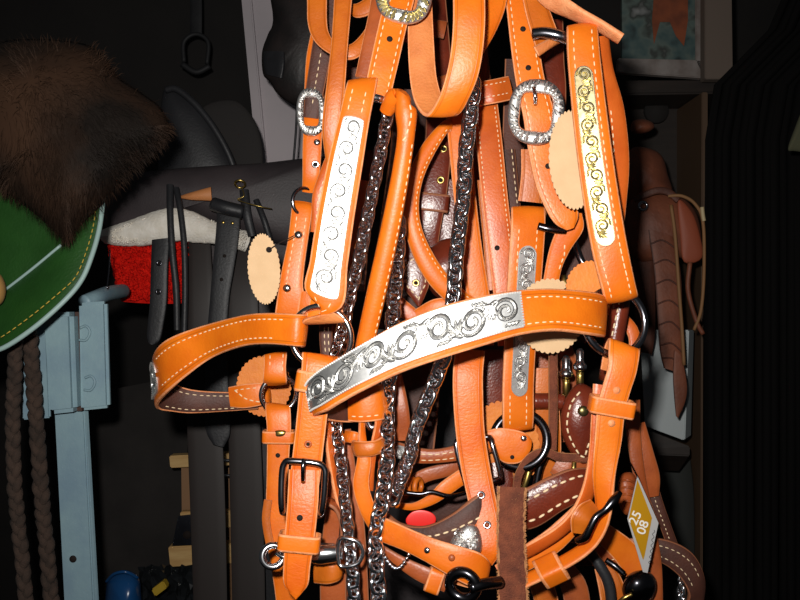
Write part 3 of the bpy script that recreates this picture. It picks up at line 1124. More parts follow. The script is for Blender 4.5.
for y in (461, 476):
    ptube('steel_rod', crate, [(215, y, 1.66), (226, y - .5, 1.66), (240, y - 1, 1.66)], 1.6, CHROME)

BLUEP = newmat('blue plastic', (24, 70, 120), 0.25)
tub = thing('blue_tub', 'small blue plastic tub on the floor clutter beside the post', 'tub', P(122, 640, 1.5))
pillow('tub_body', tub, [(107, 640), (106, 588), (112, 574), (125, 570), (137, 575), (141, 590), (140, 640)], 1.5, .05, .05, BLUEP, centre=(124, 605))
ptube('tub_rim', tub, [(106, 582, 1.48), (114, 574, 1.46), (126, 572, 1.455), (138, 578, 1.47)], 1.5, BLUEP)
YEL = newmat('yellow plastic', (170, 140, 40), .4)
yo = slab('yellow_block', None, [(151, 590, 1.5), (163, 581, 1.5), (167, 588, 1.5), (155, 597, 1.5)], .02, YEL, .002)
tag(yo, 'small yellow plastic block beside the blue tub', 'plastic block')
CLEAR = newmat('dark clear plastic wrap', (44, 47, 50), .12)
CLEAR.node_tree.nodes['Principled BSDF'].inputs['Transmission Weight'].default_value = .5
V, Fc = [], []
nx, ny = 14, 9
for j in range(ny + 1):
    for i in range(nx + 1):
        V.append(P(138 + i * 4 + random.uniform(-1.5, 1.5), 566 + j * 6 + random.uniform(-2, 2), 1.66 + random.uniform(-.012, .012) + .006 * j * -1))
for j in range(ny):
    for i in range(nx):
        o = j * (nx + 1) + i
        Fc.append((o, o + 1, o + nx + 2, o + nx + 1))
cw = mk('plastic_bag', V, Fc, CLEAR, smooth=False)
cw.modifiers.new('t', 'SOLIDIFY').thickness = .0008
tag(cw, 'crumpled clear plastic bag below the timber crate', 'plastic bag')
# dark cloth behind
CLO = newmat('dark grey canvas', (44, 40, 38), .9)
noisy(CLO, (30, 27, 26), 10, .3, 90)
dc = strap('dark_blanket', None, [(84, 395, 190, 375, 1.95), (88, 440, 188, 440, 1.93), (92, 500, 186, 485, 1.92), (94, 560, 188, 545, 1.93), (96, 660, 190, 660, 1.95)], (CLO, CLO, CLO), .01)
tag(dc.o, 'dark grey folded blanket hanging in shadow beside the blue post', 'blanket')

# ================================================================== RIGHT BACKGROUND
CABM = newmat('dark stained cabinet wood', (44, 34, 28), .6)
noisy(CABM, (34, 26, 22), 10, .1, 60, stretch=(1, 1, 8))
cab = thing('cabinet', 'dark stained wooden cabinet behind the halters on the right', 'cabinet', P(650, 800, 1.95))
slab('cabinet_top', cab, [(560, 80, 1.9), (738, 80, 1.9), (738, 93, 1.9), (560, 96, 1.9)], .3, CABM, .004)
slab('cabinet_back', cab, [(560, 92, 2.05), (704, 92, 2.05), (704, 800, 2.05), (560, 800, 2.05)], .02, CABM)
CABE = newmat('worn cabinet edge', (92, 70, 52), .6)
slab('cabinet_side', cab, [(702, 92, 1.88), (708, 92, 1.88), (706, 800, 1.88), (700, 800, 1.88)], .3, CABE, .002)
lathe('cabinet_knob', cab, P(655, 112, 2.03), ZB, [(.014, 0), (.03, .008), (.028, .016), (.0001, .02)], CLO, 18)

pic = thing('framed_picture', 'painted picture in a pale frame standing on the dark cabinet', 'picture', P(665, 80, 1.92))
PIC = newmat('painting', (44, 62, 62), .6)
N, L, b = nodes(PIC)
tc = N.new('ShaderNodeTexCoord')
nz = N.new('ShaderNodeTexNoise')
nz.inputs['Scale'].default_value = 16
nz.inputs['Detail'].default_value = 3
L.new(tc.outputs['Object'], nz.inputs['Vector'])
rp = N.new('ShaderNodeValToRGB')
for p_, c_ in ((.3, (26, 30, 30)), (.42, (70, 92, 92)), (.52, (96, 110, 104)), (.6, (60, 64, 60))):
    e = rp.color_ramp.elements.new(p_)
    e.color = lin(c_)
L.new(nz.outputs['Fac'], rp.inputs[0])
L.new(rp.outputs[0], b.inputs['Base Color'])
slab('painting', pic, [(622, -70, 1.885), (694, -70, 1.885), (697, 62, 1.885), (622, 60, 1.885)], .01, PIC)
PORG = newmat('painted orange', (150, 78, 46), .7)
noisy(PORG, (110, 56, 36), 30)
slab('painted_patch', pic, [(656, -30, 1.8835), (688, -30, 1.8835), (688, 20, 1.8835), (684, 46, 1.8835), (676, 36, 1.8835), (670, 22, 1.8835), (660, 22, 1.8835), (654, 44, 1.8835), (652, 20, 1.8835)], .001, PORG)
FRM = newmat('pale frame', (150, 142, 138), .6)
noisy(FRM, (120, 108, 102), 30)
slab('frame_rail', pic, [(618, 58, 1.88), (702, 60, 1.88), (703, 78, 1.88), (618, 72, 1.88)], .02, FRM, .002)
slab('frame_stile', pic, [(695, -70, 1.88), (702, -70, 1.88), (703, 78, 1.88), (696, 62, 1.88)], .02, FRM, .002)
BRD = newmat('grey brown board', (112, 98, 88), .8)
bo = slab('board', None, [(705, -80, 1.82), (731, -80, 1.82), (733, 72, 1.82), (727, 79, 1.82), (705, 79, 1.82)], .03, BRD, .002)
tag(bo, 'grey brown board standing beside the framed picture', 'board')
PAL = newmat('olive cloth', (70, 70, 50), .9)
oc = pillow('olive_cloth', None, [(815, 88), (803, 108), (794, 130), (788, 148), (793, 151), (815, 146)], 1.3, .01, .02, PAL)
tag(oc, 'olive cloth edge at the far right beside the black curtain', 'cloth')

# ---- brown saddle on the right
SBR = newmat('brown saddle leather', (132, 74, 50), .6)
noisy(SBR, (104, 56, 38), 22, .4, 160)
SBR2 = newmat('dark brown saddle leather', (92, 50, 36), .6)
noisy(SBR2, (72, 40, 30), 22, .4, 160)
bs = thing('brown_saddle', 'brown leather saddle with lace strings hanging behind the halters on the right', 'saddle', P(660, 420, 1.6))
pillow('saddle_horn', bs, [(632, 122), (642, 119), (652, 122), (654, 128), (645, 133), (632, 133)], 1.62, .03, .03, SBR)
pillow('swell', bs, [(630, 150), (648, 148), (662, 156), (668, 175), (672, 195), (650, 202), (630, 205), (622, 180)], 1.62, .05, .05, SBR, centre=(648, 176))
pillow('seat_skirt', bs, [(630, 200), (655, 192), (675, 194), (692, 206), (700, 225), (702, 258), (690, 262), (672, 256), (640, 262), (626, 240)], 1.60, .04, .05, SBR, centre=(664, 228))
pillow('skirt_panel', bs, [(678, 200), (692, 212), (700, 235), (702, 258), (684, 262), (680, 236)], 1.565, .006, .01, newmat('rust leather', (150, 74, 48), .6), centre=(690, 238))
F_ = strap('fender', bs, [(648, 230, 672, 232, 1.565), (654, 270, 680, 270, 1.56), (657, 310, 682, 312, 1.555), (660, 350, 682, 354, 1.555), (664, 368, 676, 372, 1.555)], (SBR, SBR2, SBR2), .006)
for k in range(7):
    a = at(F_, .35 + k * .5, .02)[0]
    c = at(F_, .25 + k * .5, .5)[0]
    b_ = at(F_, .45 + k * .5, .98)[0]
    tube('crease_welt', bs, [a, c, b_], .0016, SBR2, ns=6)
strap('near_skirt', bs, [(632, 236, 652, 236, 1.60), (634, 290, 655, 290, 1.60), (636, 330, 655, 332, 1.60), (640, 352, 652, 354, 1.60)], (SBR2, SBR2, SBR2), .006)
strap('fringe_tip', bs, [(674, 350, 682, 356, 1.55), (673, 375, 687, 385, 1.55), (674, 395, 685, 402, 1.55), (676, 416, 678, 418, 1.55)], (SBR, SBR2, SBR2), .003)
LACE = newmat('tan lace', (140, 100, 62), .7)
ptube('lace', bs, [(668, 196, 1.55), (682, 196, 1.545), (695, 204, 1.545), (703, 222, 1.545), (704, 270, 1.545), (701, 310, 1.545), (694, 330, 1.55)], 1.7, LACE, ns=7)
ptube('lace', bs, [(671, 205, 1.55), (675, 235, 1.545), (679, 290, 1.54), (682, 330, 1.54), (684, 365, 1.545)], 1.8, LACE, ns=7)
ptube('lace', bs, [(690, 262, 1.55), (688, 290, 1.55), (696, 320, 1.55), (703, 334, 1.55)], 2.4, SBR, ns=7)
ring('concho', bs, 643, 206, 1.545, 4, 1.5, CHROME_D)
strap('rigging_strap', bs, [(634, 200, 6, 1.555), (655, 191, 7, 1.55), (668, 192, 7, 1.55), (678, 200, 7, 1.55)], (SBR2, SBR2, SBR2), .004)
ptube('bone_toggle', bs, [(702, 207, 1.54), (703, 216, 1.54), (704, 221, 1.54)], 2, newmat('bone', (190, 170, 130), .6))
# white carton below
WCAR = newmat('white carton', (186, 194, 196), .6)
wc = thing('white_carton', 'white carton standing below the brown saddle', 'carton', P(670, 445, 1.75))
slab('carton_face', wc, [(640, 330, 1.74), (688, 330, 1.72), (683, 440, 1.72), (645, 426, 1.74)], .01, WCAR, .002)
slab('carton_side', wc, [(689, 330, 1.72), (694, 330, 1.78), (691, 436, 1.78), (685, 440, 1.72)], .01, WCAR, .002)
slab('carton_shelf', wc, [(600, 430, 1.74), (650, 430, 1.74), (690, 446, 1.72), (690, 456, 1.72), (600, 452, 1.74)], .08, CABM, .002)
CANV = newmat('dark green grey canvas', (58, 60, 58), .9)
cv = strap('canvas_sack', None, [(640, 458, 690, 460, 1.93), (645, 480, 693, 490, 1.92), (650, 520, 694, 530, 1.92), (655, 580, 694, 580, 1.93), (655, 660, 694, 660, 1.94)], (CANV, CANV, CANV), .02, crown=.6)
tag(cv.o, 'dark grey green canvas sack in shadow below the white carton', 'sack')
# ================================================================== THE HALTERS
def G(x, y, d):
    return P(x, y, d)


# ------------------------------------------------ hanging rail above the frame that carries the tack
RAILM = newmat('dark iron', (40, 38, 38), .5, .8)
rail = thing('hanging_rail', 'dark iron rail the halters hang from', 'rail', P(450, -90, .86))
tube('rail_bar', rail, [P(250, -92, .86), P(450, -94, .86), P(700, -92, .86)], .011, RAILM, 4, 14)
tube('rail_bracket', rail, [P(300, -93, .87), P(300, -105, 1.2), P(300, -125, 2.7)], .009, RAILM, 4, 12)
tube('rail_bracket', rail, [P(640, -93, .87), P(640, -105, 1.2), P(640, -125, 2.7)], .009, RAILM, 4, 12)

# ------------------------------------------------ 1. front show halter
H1 = thing('show_halter', 'orange leather show halter in front with long engraved silver plate across its noseband', 'halter', G(297, 598, .76))
crown = strap('crown_strap', H1, [(412, -96, 26, .80), (408, -50, 27, .78), (401, -5, 28, .765), (394, 20, 28, .758, 6), (386, 55, 28, .752, 6), (377, 95, 27, .75, 6)], ORS)
stitches(crown, 2.0, 4.95, (.17, .83))
hole(crown, 3.6, .5)
crown2 = strap('crown_strap_end', H1, [(386, -60, 18, .80), (379, 5, 18, .785), (371, 40, 16, .78), (362, 78, 14, .778)], (CHEST, SUEDE, EDGE))
engraved_buckle(H1, 404, -3, .75, 28, 26, 14, 12, GOLDSIL, 8, 0, -12)
cl = strap('cheek_strap', H1, [(364, 92, 28, .757), (363, 81, 30, .748), (360, 92, 30, .7405), (354, 120, 31, .738), (345, 165, 35, .738), (336, 215, 37, .738), (329, 262, 38, .74), (324, 300, 38, .744), (305, 319, 342, 317, .749), (305, 323, 343, 321, .757), (306, 318, 343, 316, .766), (312, 290, 342, 288, .773)], ORP, .0038, oi=5)
stitches(cl, 2.0, 2.75, (.3, .75))
stitches(cl, 7.0, 7.9, (.3, .75))
plate_on(cl, 2.95, 6.85, .16, .84, cl.o, rnd=.25, ox=BLOWN_CUT)
bar = ptube('strap_bar', H1, [(366, 97, .748), (378, 98, .75), (392, 103, .757)], 4.6, CHROME, ns=12)
thr = strap('rolled_throat_strap', H1, [(386, 112, 14, .752), (393, 100, 20, .742), (402, 98, 22, .737), (406, 112, 22, .737), (406, 135, 18, .74), (402, 165, 18, .745), (396, 200, 19, .75), (387, 245, 20, .757), (376, 295, 20, .765), (365, 345, 19, .775), (362, 366, 18, .78)], ORP, oi=6, round_=.36)
stitches(thr, 4.3, 9.5, (.1,), ln=.0036)
seam(thr, [(2.6, .25), (3.4, .3), (4.1, .5), (4.4, .9)])
nb = strap('noseband', H1, [(600, 297, 598, 337, .785, .780), (604, 296, 602, 337, .767, .760), (590, 292, 590, 335, .747, .740), (550, 289, 555, 331, .729, .721), (515, 291, 520, 335, .720, .711), (483, 296, 482, 346, .7145, .705), (440, 307, 440, 359, .7105, .701), (400, 323, 400, 373, .7105, .702), (368, 341, 362, 391, .714, .706), (340, 358, 340, 403, .721, .713), (322, 369, 327, 411, .729, .722), (312, 379, 319, 414, .739, .734), (312, 386, 317, 417, .756, .754), (326, 386, 330, 421, .78, .78), (352, 385, 352, 422, .80, .80), (378, 382, 380, 419, .805, .805)], ORB, .0058, oi=5, crown=.12)
stitches(nb, 1.55, 3.7, (.2, .8))
plate_on(nb, 3.92, 11.4, .05, .86, nb.o, rope=True)
tip = strap('noseband_end_tab', H1, [(349, 386, 349, 421, .794), (362, 385, 362, 422, .788), (378, 384, 380, 420, .790), (384, 384, 386, 418, .80)], ORP, .003)
stitches(tip, .3, 2.0, (.85,))
ring('cheek_ring', H1, 321, 337, .764, 31, 3.2, CHROME, 8, -12)
ring('cheek_ring', H1, 615, 322, .772, 33, 3.8, CHROME_D, -6, 14)
cr_ = strap('cheek_strap', H1, [(584, 60, 28, .772, 0), (582, 33, 30, .766, 0), (582, 30, 31, .757, -2), (584, 60, 33, .752, 5), (591, 125, 35, .75, 7), (599, 185, 36, .751, 8), (609, 245, 36, .755, 7), (618, 285, 34, .76, -2), (621, 297, 34, .768, 0), (620, 294, 33, .778, 0), (616, 270, 33, .784, 0)], ORP, .0055, oi=4)
stitches(cr_, 2.15, 6.8, (.22, .8))
stitches(cr_, 6.1, 7.6, (.22, .8))
plate_on(cr_, 3.15, 6.0, .30, .86, cr_.o, GOLDSIL, GOLDSIL_D, rnd=1.0)
cr2 = strap('cheek_strap_lining', H1, [(602, 36, 12, .775, 30), (606, 70, 14, .785, 25), (614, 110, 20, .795, 15), (618, 160, 22, .80, 10), (616, 205, 20, .805, 10), (610, 260, 20, .805)], RDO)
stitches(cr2, 2.0, 4.6, (.28,))
ptube('top_ring', H1, [(533, 34, .772), (545, 33, .768), (560, 36, .766), (575, 42, .77), (590, 44, .774)], 6, CHROME_D, ns=12)
crt = strap('crown_strap', H1, [(520, -96, 27, .80), (528, -40, 27, .785), (549, -4, 22, .772, -40), (575, 13, 13, .764, -62), (600, 26, 10, .76, -62), (621, 39, 9, .758, -62)], (EDGE, TAN, EDGE), .004)
lp = strap('top_ring_loop', H1, [(530, -20, 22, .795), (537, 10, 24, .79), (545, 35, 26, .785), (549, 45, 27, .779), (549, 47, 28, .772), (546, 41, 28, .768)], GLD, .003)
# left chin strap with buckle
ls = strap('chin_strap', H1, [(321, 375, 34, .775), (321, 360, 37, .766), (320, 357, 37, .757), (319, 370, 35, .752), (314, 400, 31, .752), (310, 435, 30, .753), (306, 470, 30, .755), (302, 510, 29, .757)], ORW, oi=5)
for u in (3.55, 4.2, 5.25):
    eyelet(ls, u, .52, .0035, CHEST)
keeper(ls, 3.45, 21, .755, 1.12, .004, .004)
bl = strap('buckle_billet', H1, [(304, 470, 30, .752), (303, 500, 31, .746), (300, 535, 30, .744), (297, 565, 27, .745), (296, 583, 25, .746), (296, 592, 13, .747), (296, 598, 2, .748)], ORW, oi=2)
hole(bl, 1.5, .45)
keeper(bl, 2.22, 17, .746, 1.26, .004, .003)
bf = tube('roller_buckle', H1, [P(282, 508, .742), P(282, 475, .742), P(285, 463, .742), P(292, 461, .741), P(315, 463, .741), P(324, 468, .742), P(325, 480, .742), P(322, 510, .743), P(316, 515, .752), P(288, 513, .752)], px(3.4, .745), CHROME_D, 5, 12, True)
tube('buckle_tongue', H1, [P(304, 459, .739), P(303, 468, .736), P(303, 482, .742)], px(2.3, .74), CHROME_D, 5, 10)
# right chin strap
rs = strap('chin_strap', H1, [(612, 372, 24, .785), (618, 352, 29, .778), (623, 345, 31, .768), (624, 352, 31, .760), (622, 370, 29, .757), (616, 390, 28, .757), (611, 410, 28, .758), (608, 440, 27, .76), (604, 475, 23, .762, 20), (604, 508, 16, .765, 45), (600, 529, 12, .768, 50), (588, 546, 12, .772, 50), (566, 561, 13, .776, 50), (540, 574, 13, .78, 45), (515, 586, 13, .785, 45)], ORS, oi=6)
hole(rs, 5.0, .5, .0034, 1, EDGE)
hole(rs, 6.45, .45, .0034, 1, EDGE)
keeper(rs, 5.85, 17, .757, 1.42, .005, .004)
rs2 = strap('chin_strap_inner', H1, [(603, 385, 20, .778), (599, 415, 16, .776), (596, 450, 14, .777), (590, 485, 13, .78, 30), (578, 512, 12, .783, 45), (560, 531, 11, .786, 45), (535, 547, 12, .79, 45), (515, 557, 12, .795, 45)], RDO)
strap('jaw_strap_face', H1, [(500, 574, 20, .81), (530, 556, 24, .808), (556, 538, 24, .806), (582, 512, 20, .806)], ORP)
keeper(rs, 12.6, 26, .776, 1.35, .006, .003)
hk = tube('snap_hook', H1, [P(620, 492, .752), P(613, 501, .748), P(605, 510, .746), P(596, 517, .745), (P(590, 528, .745)), P(585, 537, .748), P(577, 541, .755)], px(4, .75), STEEL_B, 6, 12, radii=[px(3, .75), px(4.6, .75), px(3.2, .75), px(3.6, .75), px(3.6, .75), px(4.2, .75), px(3.4, .75)])
strap('snap_loop', H1, [(594, 506, 16, .765), (586, 512, 20, .756), (581, 520, 21, .754), (580, 532, 18, .76)], GLD)
# lower chin strap with rivets
cs = strap('jaw_strap', H1, [(374, 515, 375, 538, .80), (388, 519, 385, 543, .785), (410, 529, 405, 551, .774), (435, 539, 428, 563, .766), (462, 547, 452, 577, .762), (480, 553, 470, 586, .764), (489, 562, 482, 588, .772), (486, 566, 478, 590, .785), (465, 560, 455, 584, .793)], ORP, oi=3)
stud(cs, 2.85, .52, .0032, .002)
stud(cs, 3.75, .42, .0032, .002, CHEST)
cs2 = strap('jaw_strap_inner', H1, [(384, 546, 386, 556, .80), (402, 556, 402, 570, .795), (425, 566, 420, 582, .79), (450, 575, 444, 592, .788)], CHE)
keeper(cs2, 2.5, 15, .785, 1.15, .004, .006)
ring('jaw_ring', H1, 463, 585, .752, 14, 5.5, STEEL_B, 10, -20)
tube('jaw_snap', H1, [P(470, 588, .745), P(484, 584, .75), P(500, 582, .765)], px(6, .75), STEEL_B, 5, 12)

# ------------------------------------------------ left bolt snap with chain lead
SN = thing('bolt_snap', 'chrome bolt snap clipped behind the pointed buckle billet', 'snap hook', G(300, 566, .775))
ring('snap_eye', SN, 273, 556, .768, 10.5, 3.6, CHROME, -10, 12)
lathe('snap_barrel', SN, P(284, 556, .768), P(345, 552, .768) - P(284, 556, .768), [(.003, 0), (.0045, .004), (.0042, .02), (.0085, .027), (.0095, .034), (.0085, .045), (.0066, .05), (.0062, .053)], CHROME, 18)
tube('swivel_dee', SN, [P(339, 540, .762), P(350, 539, .76), P(359, 543, .76), P(363, 552, .76), P(359, 562, .76), P(350, 566, .76), P(339, 564, .762)], px(2.2, .76), CHROME, 5, 10, True)
tube('snap_lever', SN, [P(276, 553, .760), P(284, 557, .758), P(292, 555, .76)], px(2.2, .76), CHROME, 5, 10)

# ------------------------------------------------ chains
CH = CHROME
specs = [
    ('heavy chrome lead chain hanging beside the overexposed silver cheek plate', [(388, 112, .79), (381, 150, .79), (374, 185, .79), (366, 225, .79), (358, 265, .79), (350, 295, .79), (344, 325, .792), (336, 352, .795), (334, 390, .80), (337, 430, .80), (342, 470, .795), (346, 510, .785), (350, 550, .775), (353, 580, .775), (355, 630, .78)], 10.5, 15, 2.2, 34),
    ('chrome curb chain in the middle crossing behind the silver noseband', [(399, 222, .82), (397, 260, .815), (394, 300, .812), (391, 345, .80), (388, 395, .80), (387, 430, .795), (387, 460, .785), (382, 500, .78), (376, 530, .78), (376, 560, .775), (379, 600, .775), (380, 640, .775)], 10.4, 18, 2.3, 36),
    ('chrome curb chain hanging below the broad orange rein loop', [(474, 85, .785), (471, 110, .785), (466, 150, .785), (464, 190, .785), (460, 225, .785), (456, 260, .785), (453, 300, .79), (447, 345, .80), (436, 378, .81), (425, 405, .815), (415, 432, .82), (410, 455, .815), (401, 478, .80), (393, 500, .79)], 11.2, 17, 2.9, 24),
]
for lab, pts, pi, wd_, rp_, tw in specs:
    c_ = thing('lead_chain', lab, 'chain', G(*pts[-1]), 'chrome chains among the halters')
    chain(c_, pts, pi, wd_, rp_, twist=tw)
c_ = thing('lead_chain', 'short chrome chain hanging by the brown strap at bottom right', 'chain', G(682, 630, .95), 'chrome chains among the halters')
chain(c_, [(683, 573, .945), (681, 590, .945), (682, 612, .945), (684, 640, .945)], 6, 9, 1.5)
c_ = thing('bead_chain', 'thin bead chain dangling below the riveted jaw strap', 'chain', G(408, 562, .785))
bme = None
for i in range(12):
    t = i / 11
    p = P(383 + 26 * t, 553 + 16 * math.sin(t * 3.0) - 1 * t, .776)
    if bme is None:
        V, Fc = lathe_mesh([(.0002, -.0019), (.0014, -.0013), (.0019, 0), (.0014, .0013), (.0002, .0019)], 10)
        o = mk('bead', V, Fc, CHROME)
        bme = o.data
        o.parent = c_
    else:
        o = bpy.data.objects.new('bead', bme)
        COL.objects.link(o)
        o.parent = c_
    o.matrix_parent_inverse = Matrix.Translation(-c_.location)
    o.matrix_basis = Matrix.Translation(p)

# ------------------------------------------------ 2. rein loops at the top
RN = thing('rein', 'broad orange leather rein folded in a long loop at the top middle', 'rein', G(440, 112, .75))
rl = strap('rein_strap', RN, [(406, -110, 430, -110, .80), (407, -50, 431, -50, .785), (408, 0, 432, 0, .778), (408, 45, 434, 45, .776), (410, 80, 437, 80, .774), (415, 103, 446, 106, .767), (426, 115, 458, 114, .756), (438, 99, 470, 96, .743), (447, 72, 479, 72, .735), (452, 40, 484, 40, .731), (453, 0, 485, 0, .731), (450, -50, 481, -50, .75), (446, -110, 477, -110, .79)], ORS, .0036, oi=9)
rl2 = strap('rein_end', RN, [(495, -100, 26, .83), (496, -40, 26, .82), (495, 0, 24, .81), (488, 28, 17, .805, 20), (478, 52, 10, .80, 30), (470, 70, 6, .80, 30)], ORS)
L2 = thing('rein', 'orange brown rein looped at the top left behind a straight strap', 'rein', G(340, 58, .80))
strap('rein_strap', L2, [(306, -105, 330, -105, .85), (306, -50, 328, -50, .83), (307, 0, 327, 0, .815), (308, 25, 327, 20, .812), (315, 42, 329, 33, .81), (330, 54, 336, 43, .808), (350, 60, 349, 45, .806), (365, 52, 360, 36, .808), (376, 35, 369, 22, .812), (386, 12, 377, 4, .818), (396, -30, 384, -36, .83), (402, -105, 388, -105, .85)], GLD, oi=2)
strap('rein_strap', L2, [(346, -20, 350, -4, .835), (352, 3, 354, 17, .83), (365, -1, 374, 13, .825), (376, -12, 384, 2, .82)], GLD)
L3 = thing('rein', 'straight orange brown strap hanging down left of the overexposed plate', 'rein', G(330, 170, .79))
strap('rein_strap', L3, [(340, -105, 360, -105, .82), (336, -40, 355, -40, .80), (334, 0, 352, 0, .792), (331, 45, 348, 45, .786), (326, 88, 345, 88, .783), (322, 125, 341, 125, .785), (324, 148, 338, 152, .79), (328, 172, 336, 174, .797)], GLD)

# ------------------------------------------------ 3. left halter with looped noseband
H2 = thing('halter', 'orange halter at left whose stitched noseband loops out toward the black saddle', 'halter', G(285, 600, .86), 'plain orange halters')
n2 = strap('noseband', H2, [(302, 317, 299, 348, .785), (306, 315, 303, 347, .768), (296, 314, 294, 346, .756), (265, 313, 265, 344, .775), (240, 316, 240, 347, .80), (202, 326, 212, 358, .836), (172, 337, 188, 375, .85), (158, 348, 168, 392, .868), (154, 360, 158, 403, .90), (160, 374, 158, 409, .925), (175, 384, 170, 411, .94), (195, 390, 192, 413, .95), (230, 392, 230, 411, .955), (258, 390, 258, 409, .955)], ORB, .0045, oi=3, crown=.15)
stitches(n2, 2.4, 7.2, (.2,))
stitches(n2, 2.7, 7.2, (.8,))
stitches(n2, 9.6, 12.6, (.2, .85), -1)
plate_on(n2, 7.35, 8.6, .15, .85, n2.o, rnd=.6)
et = strap('noseband_end_tab', H2, [(229, 387, 231, 407, .950), (245, 384, 246, 408, .944), (262, 383, 266, 404, .944), (268, 384, 270, 402, .952)], ORP, .003)
seam(et, [(.4, .2), (1.0, .6), (1.7, .85)])
stitches(et, .4, 1.7, (.2,))
lt = strap('tag_loop', H2, [(264, 362, 285, 360, .90), (264, 356, 287, 353, .89), (264, 366, 286, 367, .885), (263, 378, 287, 380, .886), (264, 384, 287, 383, .895)], ORP)
stitches(lt, 1.2, 2.1, (.28, .85))
ring('noseband_ring', H2, 279, 394, .90, 18, 2.4, CHROME, 10, 20)
s4 = strap('crown_strap', H2, [(322, -105, 22, .88), (318, -30, 22, .885), (322, 20, 20, .885), (316, 60, 20, .885), (314, 100, 20, .882), (313, 125, 19, .872), (312, 150, 19, .87), (311, 175, 17, .872), (309, 192, 14, .88)], ORP)
stud(s4, 5.7, .75, .0036, .002)
eyelet(s4, 6.55, .72, .004)
s3 = strap('crown_billet', H2, [(330, -30, 20, .868), (326, 20, 20, .868), (320, 60, 20, .868), (314, 95, 18, .868), (311, 118, 16, .87)], DBR)
stitches(s3, 1.0, 3.4, (.5,))
engraved_buckle(H2, 311, 112, .862, 15, 24, 8, 14, SILVER, 0, 20, 0)
ring('cheek_ring', H2, 305, 202, .875, 14, 1.8, CHROME_D, 0, 35)
s5 = strap('cheek_strap', H2, [(303, 203, 20, .878), (302, 210, 21, .872), (298, 240, 20, .868), (293, 270, 22, .866), (291, 290, 25, .866), (293, 306, 34, .868), (292, 322, 36, .872)], ORP)
stitches(s5, 1.3, 4.0, (.3, .75))
stud(s5, 1.85, .5, .0045, .003)
stud(s5, 3.9, .35, .0045, .003)
strap('cheek_wing', H2, [(300, 292, 340, 286, .862), (298, 305, 340, 303, .862), (296, 322, 338, 322, .866)], ORP)
s6 = strap('throat_strap', H2, [(336, 150, 14, .86), (326, 175, 14, .855), (319, 195, 13, .855), (317, 215, 11, .857), (315, 232, 9, .86)], RDO)
stitches(s6, 1, 3.4, (.5,))
s7 = strap('jaw_strap', H2, [(276, 420, 20, .892), (277, 406, 24, .886), (278, 410, 25, .876), (279, 430, 24, .873), (278, 460, 22, .874), (277, 500, 22, .875), (277, 530, 24, .875), (282, 565, 22, .875), (287, 600, 22, .878), (292, 660, 22, .88)], ORP, oi=4)
keeper(s7, 3.25, 12, .876, 1.2, .004, .003)
p_ = at(s7, 3.25, .5, 1, .0062)
pillow('brass_stud', s7.o, [(275, 431), (283, 430), (287, 433), (283, 437), (275, 437)], .866, .003, .001, BRASS)
hole(s7, 3.85, .5, .0025)
for y in (509, 524):
    pass
stud(s7, 6.0, .02, .003, .004)
strap('jaw_strap_outer', H2, [(268, 500, 8, .868), (266, 520, 8, .868), (270, 545, 8, .868)], GLD)
# folded keeper loops just right of the pointed billet
strap('billet_backing', H2, [(330, 425, 10, .83), (331, 455, 12, .83), (335, 490, 12, .83), (334, 530, 22, .835), (333, 570, 26, .835), (334, 640, 26, .84)], CHE)
strap('loop_band', H2, [(318, 500, 319, 504, .83, .81), (327, 498, 328, 505, .812, .795), (336, 503, 337, 512, .812, .795), (341, 520, 342, 530, .815, .80), (340, 540, 340, 550, .82, .805)], CHE)
strap('lower_keeper', H2, [(315, 560, 315, 583, .81), (328, 562, 328, 584, .80), (338, 560, 339, 580, .802), (342, 548, 342, 572, .815)], GLD)
strap('edge_strap', H2, [(328, 418, 6, .80, 60), (330, 450, 6, .80, 60), (337, 490, 6, .805, 60), (344, 515, 6, .81, 60)], RDO)

# tags
tags = [
    (264, 269, .855, 16, 35, 'beige scalloped card tag at left hanging in front of the black saddle', 4, 0, CARD),
    (573, 160, .786, 24, 49, 'beige scalloped card tag tucked between the engraved buckle and the gilt cheek plate', 3, 0, CARD),
    (550, 316, .832, 34, 37, 'beige scalloped card tag hanging behind the right end of the silver noseband', 0, 0, CARD),
]
for x, y, d, rx, ry, lab, tl, ty_, m_ in tags:
    tg = thing('price_tag', lab, 'tag', G(x, y + ry, d), 'beige scalloped tags')
    scallop('card', x, y, d, rx, ry, m_, tl, parent=tg, tilty=ty_)
    lathe('tag_hole_disc', tg, P(x + 5, y - ry * .55, d - .0009), ZB, [(.003, 0), (.003, .0004), (.0001, .0004)], BLACK)  # dark disc on the card, painted as the shade in a hole
    ptube('tag_string', tg, [(x + 5, y - ry * .55, d - .002), (x + 14, y - ry * .72, d - .01), (x + 30, y - ry * .95, d - .012)], .5, BLACK, ns=6)
o = scallop('leather_pad', 264, 386, .968, 27, 30, CARD_OR, 0, n=34)
tag(o, 'orange scalloped leather pad inside the left noseband loop', 'leather pad')
o = scallop('leather_pad', 591, 288, .80, 25, 27, CARD_OR, 0, n=34)
tag(o, 'orange scalloped leather pad behind the right cheek ring', 'leather pad')
o = scallop('leather_pad', 505, 445, .90, 34, 44, CARD_OR, 10, n=34)
tag(o, 'orange scalloped leather pad behind the lower end of the narrow silver cheek plate', 'leather pad')

